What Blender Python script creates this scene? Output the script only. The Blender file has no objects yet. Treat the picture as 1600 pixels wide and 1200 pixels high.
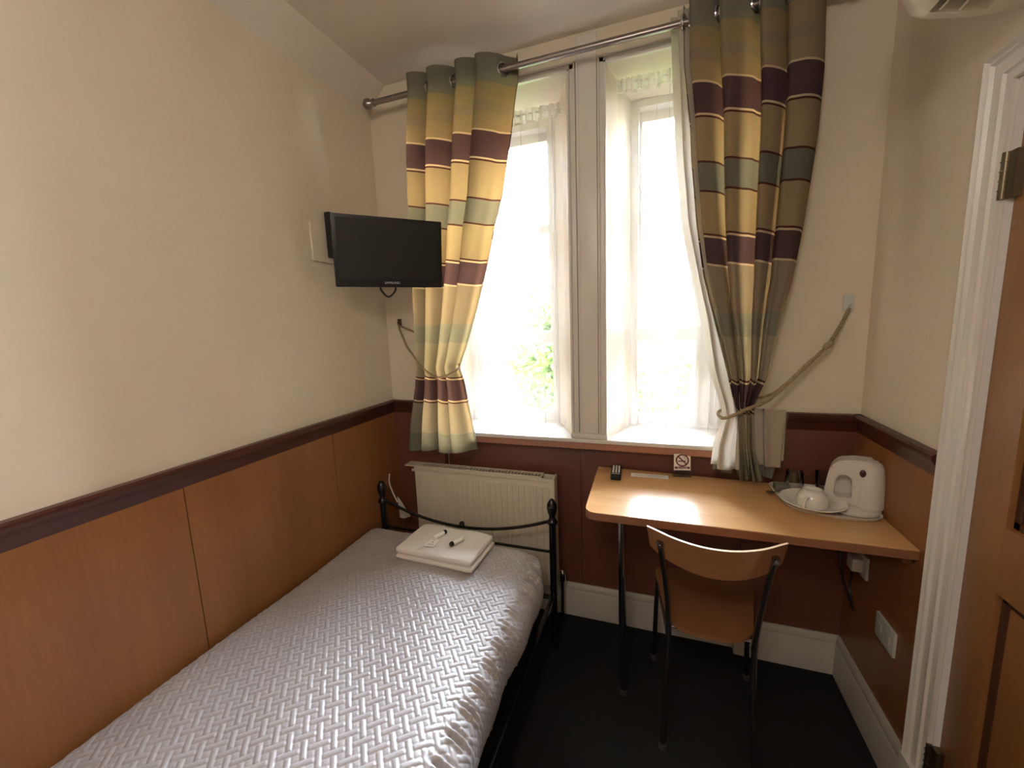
import bpy, bmesh, math, random
import numpy as np
from mathutils import Vector, Matrix, Euler
random.seed(7); RNG = np.random.default_rng(7)
PI = math.pi
S = bpy.context.scene
C = S.collection

# ------------------------------------------------------------------ camera
cam_d = bpy.data.cameras.new('camera'); cam = bpy.data.objects.new('camera', cam_d); C.objects.link(cam)
cr = Vector((0.942897, 0.331009, -0.037126)); cu = Vector((-0.014169, 0.151221, 0.988398)); cf = Vector((-0.332783, 0.931432, -0.147276))
m = Matrix.Identity(4)
for i in range(3):
    m[i][0] = cr[i]; m[i][1] = cu[i]; m[i][2] = -cf[i]
m[0][3], m[1][3], m[2][3] = 1.361, 0.0, 1.488
cam.matrix_world = m
cam_d.sensor_width = 36; cam_d.lens = 36 * 641.37 / 1600; cam_d.clip_start = 0.02; cam_d.clip_end = 300
S.camera = cam

# ------------------------------------------------------------------ light and exposure
W_ = bpy.data.worlds.new('sky'); S.world = W_; W_.use_nodes = True
nt = W_.node_tree; bg = nt.nodes['Background']
tc = nt.nodes.new('ShaderNodeTexCoord'); sp = nt.nodes.new('ShaderNodeSeparateXYZ'); rp = nt.nodes.new('ShaderNodeValToRGB')
nt.links.new(tc.outputs['Generated'], sp.inputs[0]); nt.links.new(sp.outputs['Z'], rp.inputs[0])
rp.color_ramp.elements[0].position = 0.0; rp.color_ramp.elements[0].color = (0.97, 0.97, 0.97, 1)
rp.color_ramp.elements[1].position = 0.7; rp.color_ramp.elements[1].color = (0.72, 0.84, 1.0, 1)
nt.links.new(rp.outputs[0], bg.inputs[0]); bg.inputs[1].default_value = 25

def area(name, loc, rot, sx, sy, power, color=(1, 1, 1), portal=False):
    l = bpy.data.lights.new(name, 'AREA'); l.shape = 'RECTANGLE'; l.size = sx; l.size_y = sy; l.energy = power; l.color = color
    if portal: l.cycles.is_portal = True
    o = bpy.data.objects.new(name, l); C.objects.link(o); o.location = loc; o.rotation_euler = rot
    return o
# daylight enters through the two windows: portals guide the sky light
area('sky_portal', (0.62, 2.30, 1.70), (-PI / 2, 0, 0), 0.62, 1.56, 1, portal=True)
area('sky_portal', (1.44, 2.30, 1.70), (-PI / 2, 0, 0), 0.48, 1.56, 1, portal=True)
# unseen fill light added behind the camera to lift walls and ceiling
lp_ = bpy.data.lights.new('fill_light', 'POINT'); lp_.energy = 5.5; lp_.shadow_soft_size = .14; lp_.color = (1.0, 0.92, 0.82)
lpo = bpy.data.objects.new('fill_light', lp_); C.objects.link(lpo); lpo.location = (1.15, -0.55, 2.38)

S.view_settings.view_transform = 'Standard'; S.view_settings.look = 'None'
S.view_settings.exposure = 2.42; S.view_settings.gamma = 1.0; S.view_settings.use_curve_mapping = False
S.cycles.max_bounces = 10; S.cycles.diffuse_bounces = 6; S.cycles.transparent_max_bounces = 16
S.cycles.sample_clamp_indirect = 6

# ------------------------------------------------------------------ materials
def newmat(name):
    M = bpy.data.materials.new(name); M.use_nodes = True
    return M, M.node_tree, M.node_tree.nodes['Principled BSDF']
def mat(name, col, rough=0.6, metal=0.0, spec=0.5, noise=0.0, nscale=40, bump=0.0, bscale=200, coat=0.0, trans=None, aniso=None):
    M, t, b = newmat(name)
    b.inputs['Base Color'].default_value = (*col, 1); b.inputs['Roughness'].default_value = rough
    b.inputs['Metallic'].default_value = metal; b.inputs['Specular IOR Level'].default_value = spec
    b.inputs['Coat Weight'].default_value = coat
    co = t.nodes.new('ShaderNodeTexCoord')
    if noise:
        n = t.nodes.new('ShaderNodeTexNoise'); n.inputs['Scale'].default_value = nscale; n.inputs['Detail'].default_value = 5
        t.links.new(co.outputs['Object'], n.inputs['Vector'])
        mx = t.nodes.new('ShaderNodeMix'); mx.data_type = 'RGBA'
        mx.inputs[6].default_value = (*[c * (1 - noise) for c in col], 1); mx.inputs[7].default_value = (*[min(1, c * (1 + noise)) for c in col], 1)
        t.links.new(n.outputs[0], mx.inputs[0]); t.links.new(mx.outputs[2], b.inputs['Base Color'])
    if bump:
        n2 = t.nodes.new('ShaderNodeTexNoise'); n2.inputs['Scale'].default_value = bscale; n2.inputs['Detail'].default_value = 4
        t.links.new(co.outputs['Object'], n2.inputs['Vector'])
        bp = t.nodes.new('ShaderNodeBump'); bp.inputs['Strength'].default_value = bump; bp.inputs['Distance'].default_value = 0.004
        t.links.new(n2.outputs[0], bp.inputs['Height']); t.links.new(bp.outputs[0], b.inputs['Normal'])
    return M
def wood(name, c1, c2, rough=0.4, axis='Z', scale=1.0, coat=0.0, streak=22, fine=0.35):
    """grain: noise stretched along one axis, slow tonal streaks plus fine fibres"""
    M, t, b = newmat(name)
    co = t.nodes.new('ShaderNodeTexCoord'); mp = t.nodes.new('ShaderNodeMapping')
    s = {'X': (0.06, 1, 1), 'Y': (1, 0.06, 1), 'Z': (1, 1, 0.06)}[axis]
    mp.inputs['Scale'].default_value = [v * scale for v in s]
    t.links.new(co.outputs['Object'], mp.inputs[0])
    n = t.nodes.new('ShaderNodeTexNoise'); n.inputs['Scale'].default_value = streak * .35; n.inputs['Detail'].default_value = 3; n.inputs['Distortion'].default_value = .4
    n2 = t.nodes.new('ShaderNodeTexNoise'); n2.inputs['Scale'].default_value = streak * 7; n2.inputs['Detail'].default_value = 5
    t.links.new(mp.outputs[0], n.inputs[0]); t.links.new(mp.outputs[0], n2.inputs[0])
    mm = t.nodes.new('ShaderNodeMix'); mm.data_type = 'FLOAT'; mm.inputs[0].default_value = fine
    t.links.new(n.outputs[0], mm.inputs[2]); t.links.new(n2.outputs[0], mm.inputs[3])
    r = t.nodes.new('ShaderNodeValToRGB'); r.color_ramp.elements[0].position = .3; r.color_ramp.elements[1].position = .7
    r.color_ramp.elements[0].color = (*c1, 1); r.color_ramp.elements[1].color = (*c2, 1)
    t.links.new(mm.outputs[0], r.inputs[0]); t.links.new(r.outputs[0], b.inputs['Base Color'])
    b.inputs['Roughness'].default_value = rough; b.inputs['Coat Weight'].default_value = coat; b.inputs['Coat Roughness'].default_value = .15
    bp = t.nodes.new('ShaderNodeBump'); bp.inputs['Strength'].default_value = .08; bp.inputs['Distance'].default_value = .002
    t.links.new(n2.outputs[0], bp.inputs['Height']); t.links.new(bp.outputs[0], b.inputs['Normal'])
    return M
M_wall = mat('cream_wall', (0.67, 0.59, 0.48), .85, noise=.03, nscale=3, bump=.25, bscale=90)
M_ceil = mat('ceiling_white', (0.68, 0.62, 0.55), .9, noise=.02, nscale=2, bump=.1, bscale=60)
M_white = mat('gloss_white_paint', (0.66, 0.63, 0.585), .35, bump=.04, bscale=30)
M_skirt = mat('skirting_paint', (0.46, 0.425, 0.39), .4)
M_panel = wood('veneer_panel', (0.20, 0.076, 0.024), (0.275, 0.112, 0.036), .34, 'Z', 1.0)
M_panel_shade = wood('veneer_panel_shaded', (0.125, 0.043, 0.028), (0.165, 0.058, 0.038), .38, 'Z', 1.0)  # same veneer, its backlit shade put into a darker, redder colour
M_rail = wood('mahogany_rail', (0.045, 0.012, 0.008), (0.085, 0.024, 0.016), .32, 'Y', 1.0)
M_apron = wood('apron_wood', (0.34, 0.15, 0.095), (0.42, 0.20, 0.13), .4, 'X')
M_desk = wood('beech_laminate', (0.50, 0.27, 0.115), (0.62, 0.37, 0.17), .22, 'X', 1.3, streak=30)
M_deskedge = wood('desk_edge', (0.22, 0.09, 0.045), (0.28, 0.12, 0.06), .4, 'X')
M_ply = wood('chair_ply', (0.20, 0.088, 0.036), (0.27, 0.125, 0.052), .35, 'X')
M_plyedge = mat('ply_edge', (0.85, 0.62, 0.42), .4)
M_door = wood('door_oak', (0.23, 0.096, 0.030), (0.30, 0.135, 0.045), .42, 'Z')
M_doorgroove = wood('door_moulding', (0.05, 0.018, 0.008), (0.08, 0.03, 0.014), .4, 'Z')
M_carpet = mat('dark_carpet', (0.017, 0.017, 0.018), .95, noise=.5, nscale=400, bump=.6, bscale=600, spec=.1)
M_black = mat('black_gloss_metal', (0.006, 0.006, 0.007), .18, 0, .6)
M_blackplastic = mat('black_plastic', (0.010, 0.011, 0.011), .38, 0, .4, bump=.05, bscale=500)
M_screen = mat('tv_screen', (0.017, 0.019, 0.017), .34, 0, .35)
M_chrome = mat('chrome_tube', (0.55, 0.55, 0.56), .15, 1)
M_darktube = mat('dark_tube', (0.38, 0.38, 0.39), .25, 1)
M_pole = mat('pewter_pole', (0.30, 0.26, 0.25), .28, .9)
M_brass = mat('aged_brass', (0.16, 0.13, 0.085), .35, .9)
M_rad = mat('radiator_enamel', (0.62, 0.56, 0.45), .35)
M_rad2 = mat('radiator_slot_shade', (0.12, 0.10, 0.09), .6)
M_towel = mat('towel', (0.84, 0.80, 0.75), .95, bump=1.0, bscale=420)
M_ceramic = mat('white_ceramic', (0.72, 0.70, 0.64), .14, coat=.5)
M_plastic = mat('white_plastic', (0.62, 0.58, 0.52), .3)
M_acw = mat('ac_plastic', (0.72, 0.66, 0.54), .4)
M_paper = mat('paper', (0.85, 0.80, 0.74), .8)
M_red = mat('sign_red', (0.13, 0.008, 0.016), .5)
M_ink = mat('ink', (0.03, 0.015, 0.02), .5)
M_greyink = mat('grey_ink', (0.35, 0.34, 0.36), .6)
M_rope = mat('beige_rope', (0.30, 0.22, 0.13), .8)
M_plate = mat('socket_plate', (0.55, 0.56, 0.52), .35)
M_dark = mat('under_bed_cloth', (0.03, 0.028, 0.03), .9)
M_lining = None

def glassy(name, col=(1, 1, 1), refl=.08, tint=.95):
    M, t, b = newmat(name); t.nodes.remove(b); out = t.nodes['Material Output']
    tr = t.nodes.new('ShaderNodeBsdfTransparent'); tr.inputs[0].default_value = (col[0] * tint, col[1] * tint, col[2] * tint, 1)
    g = t.nodes.new('ShaderNodeBsdfGlossy'); g.inputs['Roughness'].default_value = .03
    f = t.nodes.new('ShaderNodeFresnel'); f.inputs[0].default_value = 1.45
    mx = t.nodes.new('ShaderNodeMixShader'); t.links.new(f.outputs[0], mx.inputs[0]); t.links.new(tr.outputs[0], mx.inputs[1]); t.links.new(g.outputs[0], mx.inputs[2])
    t.links.new(mx.outputs[0], out.inputs[0]); return M
M_glass = glassy('window_glass')
M_tumbler = glassy('tumbler_glass', (.97, .98, .97), tint=.97)

def cloth_translucent(name, col, trans, transp=0.0, colnode=None, weave=700):
    M, t, b = newmat(name); t.nodes.remove(b); out = t.nodes['Material Output']
    d = t.nodes.new('ShaderNodeBsdfDiffuse'); tl = t.nodes.new('ShaderNodeBsdfTranslucent')
    d.inputs[0].default_value = (*col, 1); tl.inputs[0].default_value = (*col, 1)
    mx = t.nodes.new('ShaderNodeMixShader'); mx.inputs[0].default_value = trans
    t.links.new(d.outputs[0], mx.inputs[1]); t.links.new(tl.outputs[0], mx.inputs[2])
    last = mx
    if transp:
        tr = t.nodes.new('ShaderNodeBsdfTransparent'); m2 = t.nodes.new('ShaderNodeMixShader'); m2.inputs[0].default_value = transp
        t.links.new(mx.outputs[0], m2.inputs[1]); t.links.new(tr.outputs[0], m2.inputs[2]); last = m2
    t.links.new(last.outputs[0], out.inputs[0])
    return M, t, d, tl
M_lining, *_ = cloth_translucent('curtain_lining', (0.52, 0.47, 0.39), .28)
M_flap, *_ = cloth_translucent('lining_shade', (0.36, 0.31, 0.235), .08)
M_net, *_ = cloth_translucent('net_voile', (0.80, 0.79, 0.75), .4, transp=.79)
M_netdense, *_ = cloth_translucent('net_heading', (0.75, 0.74, 0.70), .35, transp=.5)

# striped curtain: bands follow the cloth length stored in UV.y (metres above the floor)
def striped():
    M, t, d, tl = cloth_translucent('striped_curtain', (.5, .4, .3), .29)
    uv = t.nodes.new('ShaderNodeUVMap'); sep = t.nodes.new('ShaderNodeSeparateXYZ'); t.links.new(uv.outputs[0], sep.inputs[0])
    r = t.nodes.new('ShaderNodeValToRGB'); r.color_ramp.interpolation = 'CONSTANT'
    z0, z1 = 0.80, 2.65
    purple = (0.085, 0.052, 0.062); grey = (0.145, 0.145, 0.125); gold = (0.27, 0.215, 0.135); beige = (0.24, 0.20, 0.15)
    line = (0.07, 0.03, 0.025); cream = (0.50, 0.42, 0.31); green = (0.19, 0.19, 0.16); sand = (0.26, 0.235, 0.185)
    seq = [(0.80, green), (0.955, sand), (1.110, line), (1.117, cream), (1.122, purple), (1.222, cream), (1.227, line), (1.234, sand),
           (1.400, green), (1.489, beige), (1.660, line), (1.667, cream), (1.672, purple), (1.765, cream), (1.770, line), (1.777, gold),
           (1.925, line), (1.930, cream), (1.934, grey), (2.024, cream), (2.028, line), (2.034, gold),
           (2.176, line), (2.183, cream), (2.189, purple), (2.291, cream), (2.296, line), (2.303, gold), (2.365, beige), (2.40, gold), (2.47, green)]
    els = r.color_ramp.elements
    # two ramps (32 stops limit is 32): fits
    els[0].position = 0; els[0].color = (*seq[0][1], 1)
    els[1].position = (seq[1][0] - z0) / (z1 - z0); els[1].color = (*seq[1][1], 1)
    for z, c in seq[2:]:
        e = els.new((z - z0) / (z1 - z0)); e.color = (*c, 1)
    mr = t.nodes.new('ShaderNodeMapRange'); mr.inputs[1].default_value = z0; mr.inputs[2].default_value = z1
    t.links.new(sep.outputs[1], mr.inputs[0]); t.links.new(mr.outputs[0], r.inputs[0])
    # slub weave
    n = t.nodes.new('ShaderNodeTexNoise'); n.inputs['Scale'].default_value = 60; n.inputs['Detail'].default_value = 6
    mp = t.nodes.new('ShaderNodeMapping'); mp.inputs['Scale'].default_value = (1, 12, 1); t.links.new(uv.outputs[0], mp.inputs[0]); t.links.new(mp.outputs[0], n.inputs[0])
    mx = t.nodes.new('ShaderNodeMix'); mx.data_type = 'RGBA'; mx.blend_type = 'MULTIPLY'; mx.inputs[0].default_value = .5
    cr_ = t.nodes.new('ShaderNodeValToRGB'); cr_.color_ramp.elements[0].color = (.6, .6, .6, 1); cr_.color_ramp.elements[1].color = (1.25, 1.25, 1.25, 1)
    t.links.new(n.outputs[0], cr_.inputs[0]); t.links.new(r.outputs[0], mx.inputs[6]); t.links.new(cr_.outputs[0], mx.inputs[7])
    t.links.new(mx.outputs[2], d.inputs[0])
    warm = t.nodes.new('ShaderNodeMix'); warm.data_type = 'RGBA'; warm.blend_type = 'MULTIPLY'; warm.inputs[0].default_value = 1
    warm.inputs[7].default_value = (1.9, 1.45, .8, 1); t.links.new(mx.outputs[2], warm.inputs[6]); t.links.new(warm.outputs[2], tl.inputs[0])
    return M
M_stripe = striped()

def quilt_mat():
    M, t, b = newmat('quilted_satin')
    b.inputs['Base Color'].default_value = (0.34, 0.315, 0.318, 1); b.inputs['Roughness'].default_value = .42; b.inputs['Coat Weight'].default_value = .35; b.inputs['Coat Roughness'].default_value = .42
    b.inputs['Specular IOR Level'].default_value = .9; b.inputs['Sheen Weight'].default_value = .25; b.inputs['Sheen Roughness'].default_value = .4
    co = t.nodes.new('ShaderNodeTexCoord'); n = t.nodes.new('ShaderNodeTexNoise'); n.inputs['Scale'].default_value = 160; n.inputs['Detail'].default_value = 4
    t.links.new(co.outputs['Object'], n.inputs[0]); bp = t.nodes.new('ShaderNodeBump'); bp.inputs['Strength'].default_value = .35; bp.inputs['Distance'].default_value = .002
    t.links.new(n.outputs[0], bp.inputs['Height']); t.links.new(bp.outputs[0], b.inputs['Normal'])
    return M
M_quilt = quilt_mat()

# ------------------------------------------------------------------ helpers
def link(name, me, m, parent=None, smooth=True, ang=35):
    o = bpy.data.objects.new(name, me); C.objects.link(o)
    if m is not None:
        if isinstance(m, (list, tuple)):
            for x in m: me.materials.append(x)
        else: me.materials.append(m)
    if smooth and len(me.polygons):
        me.polygons.foreach_set('use_smooth', [True] * len(me.polygons))
        try: me.set_sharp_from_angle(angle=math.radians(ang))
        except Exception: pass
    if parent is not None:
        o.parent = parent
        o.matrix_parent_inverse = Matrix.Translation(-Vector(parent.location)) if parent.rotation_euler == Euler((0, 0, 0)) else parent.matrix_basis.inverted()
    return o
class B:
    def __init__(s): s.bm = bmesh.new()
    def box(s, x0, x1, y0, y1, z0, z1, bev=0, mi=0, M=None):
        r = bmesh.ops.create_cube(s.bm, size=1)
        vs = r['verts']
        bmesh.ops.scale(s.bm, vec=(x1 - x0, y1 - y0, z1 - z0), verts=vs)
        bmesh.ops.translate(s.bm, vec=((x0 + x1) / 2, (y0 + y1) / 2, (z0 + z1) / 2), verts=vs)
        fs = list({f for v in vs for f in v.link_faces})
        for f in fs: f.material_index = mi
        if bev:
            es = list({e for v in vs for e in v.link_edges})
            rr = bmesh.ops.bevel(s.bm, geom=es, offset=bev, segments=2, affect='EDGES', profile=.6)
            vs = list({v for f in rr['faces'] for v in f.verts} | {v for v in vs if v.is_valid})
        if M is not None: bmesh.ops.transform(s.bm, matrix=M, verts=[v for v in vs if v.is_valid])
        return s
    def prism(s, pts, axis, a, b, mi=0):
        """extrude 2-D polygon along axis; for X pts=(y,z), Y pts=(x,z), Z pts=(x,y)"""
        def P(p, t):
            return {'X': (t, p[0], p[1]), 'Y': (p[0], t, p[1]), 'Z': (p[0], p[1], t)}[axis]
        v0 = [s.bm.verts.new(P(p, a)) for p in pts]; v1 = [s.bm.verts.new(P(p, b)) for p in pts]
        n = len(pts); fs = [s.bm.faces.new(v0), s.bm.faces.new(v1[::-1])]
        for i in range(n): fs.append(s.bm.faces.new((v0[i], v1[i], v1[(i + 1) % n], v0[(i + 1) % n])))
        for f in fs: f.material_index = mi
        bmesh.ops.recalc_face_normals(s.bm, faces=fs)
        return s
    def tube(s, path, r, n=10, cap=True, closed=False, mi=0):
        path = [Vector(p) for p in path]; N = len(path); rings = []
        up = None
        for i, p in enumerate(path):
            if closed: t = path[(i + 1) % N] - path[i - 1]
            else: t = path[min(i + 1, N - 1)] - path[max(i - 1, 0)]
            t.normalize()
            if up is None:
                up = Vector((0, 0, 1)) if abs(t.z) < .9 else Vector((1, 0, 0))
            a = t.cross(up)
            if a.length < 1e-5: a = t.cross(Vector((0, 1, 0)))
            a.normalize(); b = a.cross(t).normalized(); up = b
            rr = r[i] if isinstance(r, (list, tuple)) else r
            rings.append([s.bm.verts.new(p + (a * math.cos(k * 2 * PI / n) + b * math.sin(k * 2 * PI / n)) * rr) for k in range(n)])
        M = N if closed else N - 1
        fs = []
        for i in range(M):
            A, Bb = rings[i], rings[(i + 1) % N]
            for k in range(n): fs.append(s.bm.faces.new((A[k], A[(k + 1) % n], Bb[(k + 1) % n], Bb[k])))
        if cap and not closed:
            fs.append(s.bm.faces.new(rings[0][::-1])); fs.append(s.bm.faces.new(rings[-1]))
        for f in fs: f.material_index = mi
        bmesh.ops.recalc_face_normals(s.bm, faces=fs)
        return s
    def lathe(s, prof, c=(0, 0, 0), n=28, sx=1, sy=1, mi=0, M=None):
        rings = []; fs = []; allv = []
        for r, z in prof:
            if r < 1e-5: ring = [s.bm.verts.new((c[0], c[1], c[2] + z))]
            else: ring = [s.bm.verts.new((c[0] + r * sx * math.cos(k * 2 * PI / n), c[1] + r * sy * math.sin(k * 2 * PI / n), c[2] + z)) for k in range(n)]
            rings.append(ring); allv += ring
        for A, Bb in zip(rings, rings[1:]):
            if len(A) == 1 and len(Bb) == 1: continue
            for k in range(n):
                k2 = (k + 1) % n
                if len(A) == 1: fs.append(s.bm.faces.new((A[0], Bb[k2], Bb[k])))
                elif len(Bb) == 1: fs.append(s.bm.faces.new((A[k], A[k2], Bb[0])))
                else: fs.append(s.bm.faces.new((A[k], A[k2], Bb[k2], Bb[k])))
        for f in fs: f.material_index = mi
        bmesh.ops.recalc_face_normals(s.bm, faces=fs)
        if M is not None: bmesh.ops.transform(s.bm, matrix=M, verts=allv)
        return s
    def xf(s, M): bmesh.ops.transform(s.bm, matrix=M, verts=s.bm.verts); return s
    def obj(s, name, m, parent=None, smooth=True, ang=35):
        me = bpy.data.meshes.new(name); s.bm.to_mesh(me); s.bm.free()
        return link(name, me, m, parent, smooth, ang)
def thing(name, label, cat, loc=(0, 0, 0), group=None, rotz=0):
    o = bpy.data.objects.new(name, None); C.objects.link(o); o.location = loc; o.rotation_euler = (0, 0, rotz)
    o.empty_display_size = .05; o['label'] = label; o['category'] = cat
    if group: o['group'] = group
    return o
def tag(o, label, cat, group=None):
    o['label'] = label; o['category'] = cat
    if group: o['group'] = group
    return o
def struct(o, label=None):
    o['kind'] = 'structure'
    if label: o['label'] = label
    return o
def smooth_path(pts, n=8):
    """Catmull-Rom"""
    P = [Vector(p) for p in pts]; P = [P[0] * 2 - P[1]] + P + [P[-1] * 2 - P[-2]]; out = []
    for i in range(1, len(P) - 2):
        for k in range(n):
            t = k / n; a, b, c, d = P[i - 1:i + 3]
            out.append(.5 * ((2 * b) + (-a + c) * t + (2 * a - 5 * b + 4 * c - d) * t * t + (-a + 3 * b - 3 * c + d) * t ** 3))
    out.append(P[-2]); return out
def interp(tab, z):
    tab = sorted(tab)
    return float(np.interp(z, [a for a, b in tab], [b for a, b in tab]))

# ------------------------------------------------------------------ room dimensions
Wd, D, D2, H = 2.0895, 1.8645, 1.905, 2.644
YB = -1.45                      # wall behind the camera
RT, RB = 1.098, 1.030           # dado rail top / bottom
SK = 0.173                      # skirting height

o = B().box(-.1, Wd + .1, YB - .1, 2.35, -.08, 0).obj('floor', M_carpet, smooth=False); struct(o, 'near-black fitted carpet')
o = B().box(-.1, Wd + .1, YB - .1, 2.35, H, H + .1).obj('ceiling', M_ceil, smooth=False); struct(o, 'off-white plaster ceiling')
# left wall: plaster above, veneer panels below
wl = B().box(-.1, 0, YB - .1, D, 0, H).obj('wall_left', M_wall, smooth=False); struct(wl, 'cream plaster wall with veneer panels below the rail')
edges = [YB, -1.05, -.44, .173, .783, 1.395, D]
for a, b in zip(edges, edges[1:]):
    B().box(0, .009, a + .0012, b - .0012, .0, RB + .01, bev=.001).obj('wood_panel', M_panel, wl, smooth=False)
# coved strip between left wall and ceiling
o = B().prism([(0, 2.534), (.012, 2.545), (.05, 2.60), (.085, 2.632), (.10, H), (0, H)], 'Y', YB, D).obj('trim_1', M_ceil); struct(o, 'coved ceiling strip along the left wall')
# right wall with the door opening
DY0, DY1, DZ = 0.515, 1.278, 1.965
wr = B().box(Wd, Wd + .1, DY1 + .02, D, 0, H).box(Wd, Wd + .1, YB - .1, DY0 - .02, 0, H).box(Wd, Wd + .1, DY0 - .02, DY1 + .02, DZ + .02, H).obj('wall_right', M_wall, smooth=False)
struct(wr, 'cream plaster wall with veneer panel below the rail')
B().box(Wd - .009, Wd, 1.37, D - .001, .0, RB + .01, bev=.001).obj('wood_panel', M_panel, wr, smooth=False)
o = B().box(-.1, Wd + .1, YB - .1, YB, 0, H).obj('wall_front', M_wall, smooth=False); struct(o, 'cream wall behind the camera')
# window wall with two splayed openings
x1a, x1b, x2a, x2b = .30, .988, 1.150, 1.715
ZS, ZT = .925, 2.505
w = B()
YO = 2.30
w.prism([(-.1, D), (x1a, D), (.36, 2.14), (.36, YO), (-.1, YO)], 'Z', 0, H)
w.prism([(x1b, D + .001), (x2a, D + .001), (1.232, 2.14), (1.232, YO), (.868, YO), (.868, 2.14)], 'Z', ZS - .01, H)
w.prism([(x2b, D), (Wd + .1, D), (Wd + .1, YO), (1.66, YO), (1.66, 2.14)], 'Z', 0, H)
w.prism([(D + .0005, ZT), (2.14, 2.475), (YO, 2.475), (YO, H), (D + .0005, H)], 'X', x1a - .02, x2b + .02)
w.box(x1a - .02, x2b + .02, D2, YO, 0, ZS - .005)
wb = w.obj('wall_back', M_wall, smooth=False); struct(wb, 'window wall with two tall splayed openings')
for a, b in ((.30, 1.02), (1.02, x2b)):
    B().box(a + .001, b - .001, D2 - .008, D2, 0, .90, bev=.001).obj('wood_panel', M_panel_shade, wb, smooth=False)
B().box(.009, .3065, D - .008, D, 0, RB + .01).obj('wood_panel', M_panel_shade, wb, smooth=False)
B().box(x2b, 1.848, D - .008, D, 0, ZS - .03).box(1.848, Wd - .009, D - .008, D, 0, RB + .01).obj('wood_panel', M_panel_shade, wb, smooth=False)

B().box(.2995, .306, D - .008, D2, 0, ZS - .006).obj('wood_panel', M_panel_shade, wb, smooth=False)
B().box(x2b - .006, x2b + .0005, D - .008, D2, 0, ZS - .006).obj('wood_panel', M_panel_shade, wb, smooth=False)
B().box(-.002, .004, YB, D, 0, RB + .005).obj('panel_backing', M_rail, wl, smooth=False)
B().box(x1a + .002, x2b - .002, D2 - .003, D2 + .002, 0, .90).box(.0, .302, D - .003, D + .002, 0, RB).box(x2b - .002, Wd, D - .003, D + .002, 0, ZS - .03).obj('panel_backing', M_rail, wb, smooth=False)
# dado rail: moulded profile
def railprof(d=1.0):
    return [(0, RB), (.010 * d, RB), (.014 * d, RB + .010), (.016 * d, RB + .030), (.024 * d, RB + .040), (.030 * d, RB + .052), (.030 * d, RT - .006), (.024 * d, RT), (0, RT)]
pr = railprof()
o = B().prism([(a, z) for a, z in pr], 'Y', YB, D).obj('trim_2', M_rail); struct(o, 'dark mahogany dado rail on the left wall')
o = B().prism([(Wd - a, z) for a, z in pr], 'Y', 1.37, D).obj('trim_3', M_rail); struct(o, 'dark mahogany dado rail on the right wall')
o = B().prism([(D - a, z) for a, z in pr], 'X', 0.0, .30).prism([(D - a, z) for a, z in pr], 'X', 1.848, Wd).obj('trim_4', M_rail)
struct(o, 'dark mahogany dado rail either side of the windows')
# skirting boards
def skprof(): return [(0, 0), (.018, 0), (.018, SK - .04), (.014, SK - .032), (.016, SK - .022), (.010, SK - .008), (.006, SK), (0, SK)]
sp_ = skprof()
o = B().prism([(D2 - .008 - a, z) for a, z in sp_], 'X', .30, x2b).prism([(D - .008 - a, z) for a, z in sp_], 'X', .009, .30).prism([(D - .008 - a, z) for a, z in sp_], 'X', x2b, Wd - .009).box(x2b - .018, x2b + .001, D - .026, D2 - .008, 0, SK - .002, .003).obj('baseboard_back', M_skirt)
struct(o, 'pale painted skirting under the windows')
o = B().prism([(Wd - .009 - a, z) for a, z in sp_], 'Y', 1.345, D - .01).obj('baseboard_right', M_skirt); struct(o, 'pale painted skirting on the right wall')
o = B().prism([(.009 + a, z) for a, z in sp_], 'Y', YB, D - .01).obj('baseboard_left', M_skirt); struct(o)

# window architraves (two beaded frames), pier casing
t = B()
for a, b in ((x1a, x1b), (x2a, x2b)):
    for off, wdt, dep in ((.028, .007, .012), (.0, .010, .016), (.010, .018, .006)):
        # off = distance outside the opening
        xa, xb, zt = a - off, b + off, ZT + off
        t.box(xa - wdt, xa, D - dep, D + .001, ZS + .02, zt + wdt, bev=.0015)
        t.box(xb, xb + wdt, D - dep, D + .001, ZS + .02, zt + wdt, bev=.0015)
        t.box(xa - wdt, xb + wdt, D - dep, D + .001, zt, zt + wdt, bev=.0015)
o = t.obj('trim_5', M_white); struct(o, 'white beaded architraves round both windows')
t = B().box(1.026, 1.112, D - .010, D + .001, ZS + .02, H - .012, bev=.003).box(1.034, 1.037, D - .0125, D - .0095, .96, H - .02).box(.984, 1.154, D - .024, D - .001, ZS + .02, ZS + .045, bev=.008)
o = t.obj('trim_6', M_white); struct(o, 'white casing on the pier between the windows')
# sill and apron
o = B().box(x1a - .02, x2b + .02, D - .026, 2.16, ZS, ZS + .020, bev=.006).obj('trim_7', M_white); struct(o, 'white window sill board')
o = B().box(x1a - .01, x2b + .01, D - .016, D2 + .002, .893, ZS - .0005, bev=.003).obj('trim_8', M_apron); struct(o, 'reddish wooden apron strip under the sill')

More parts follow.
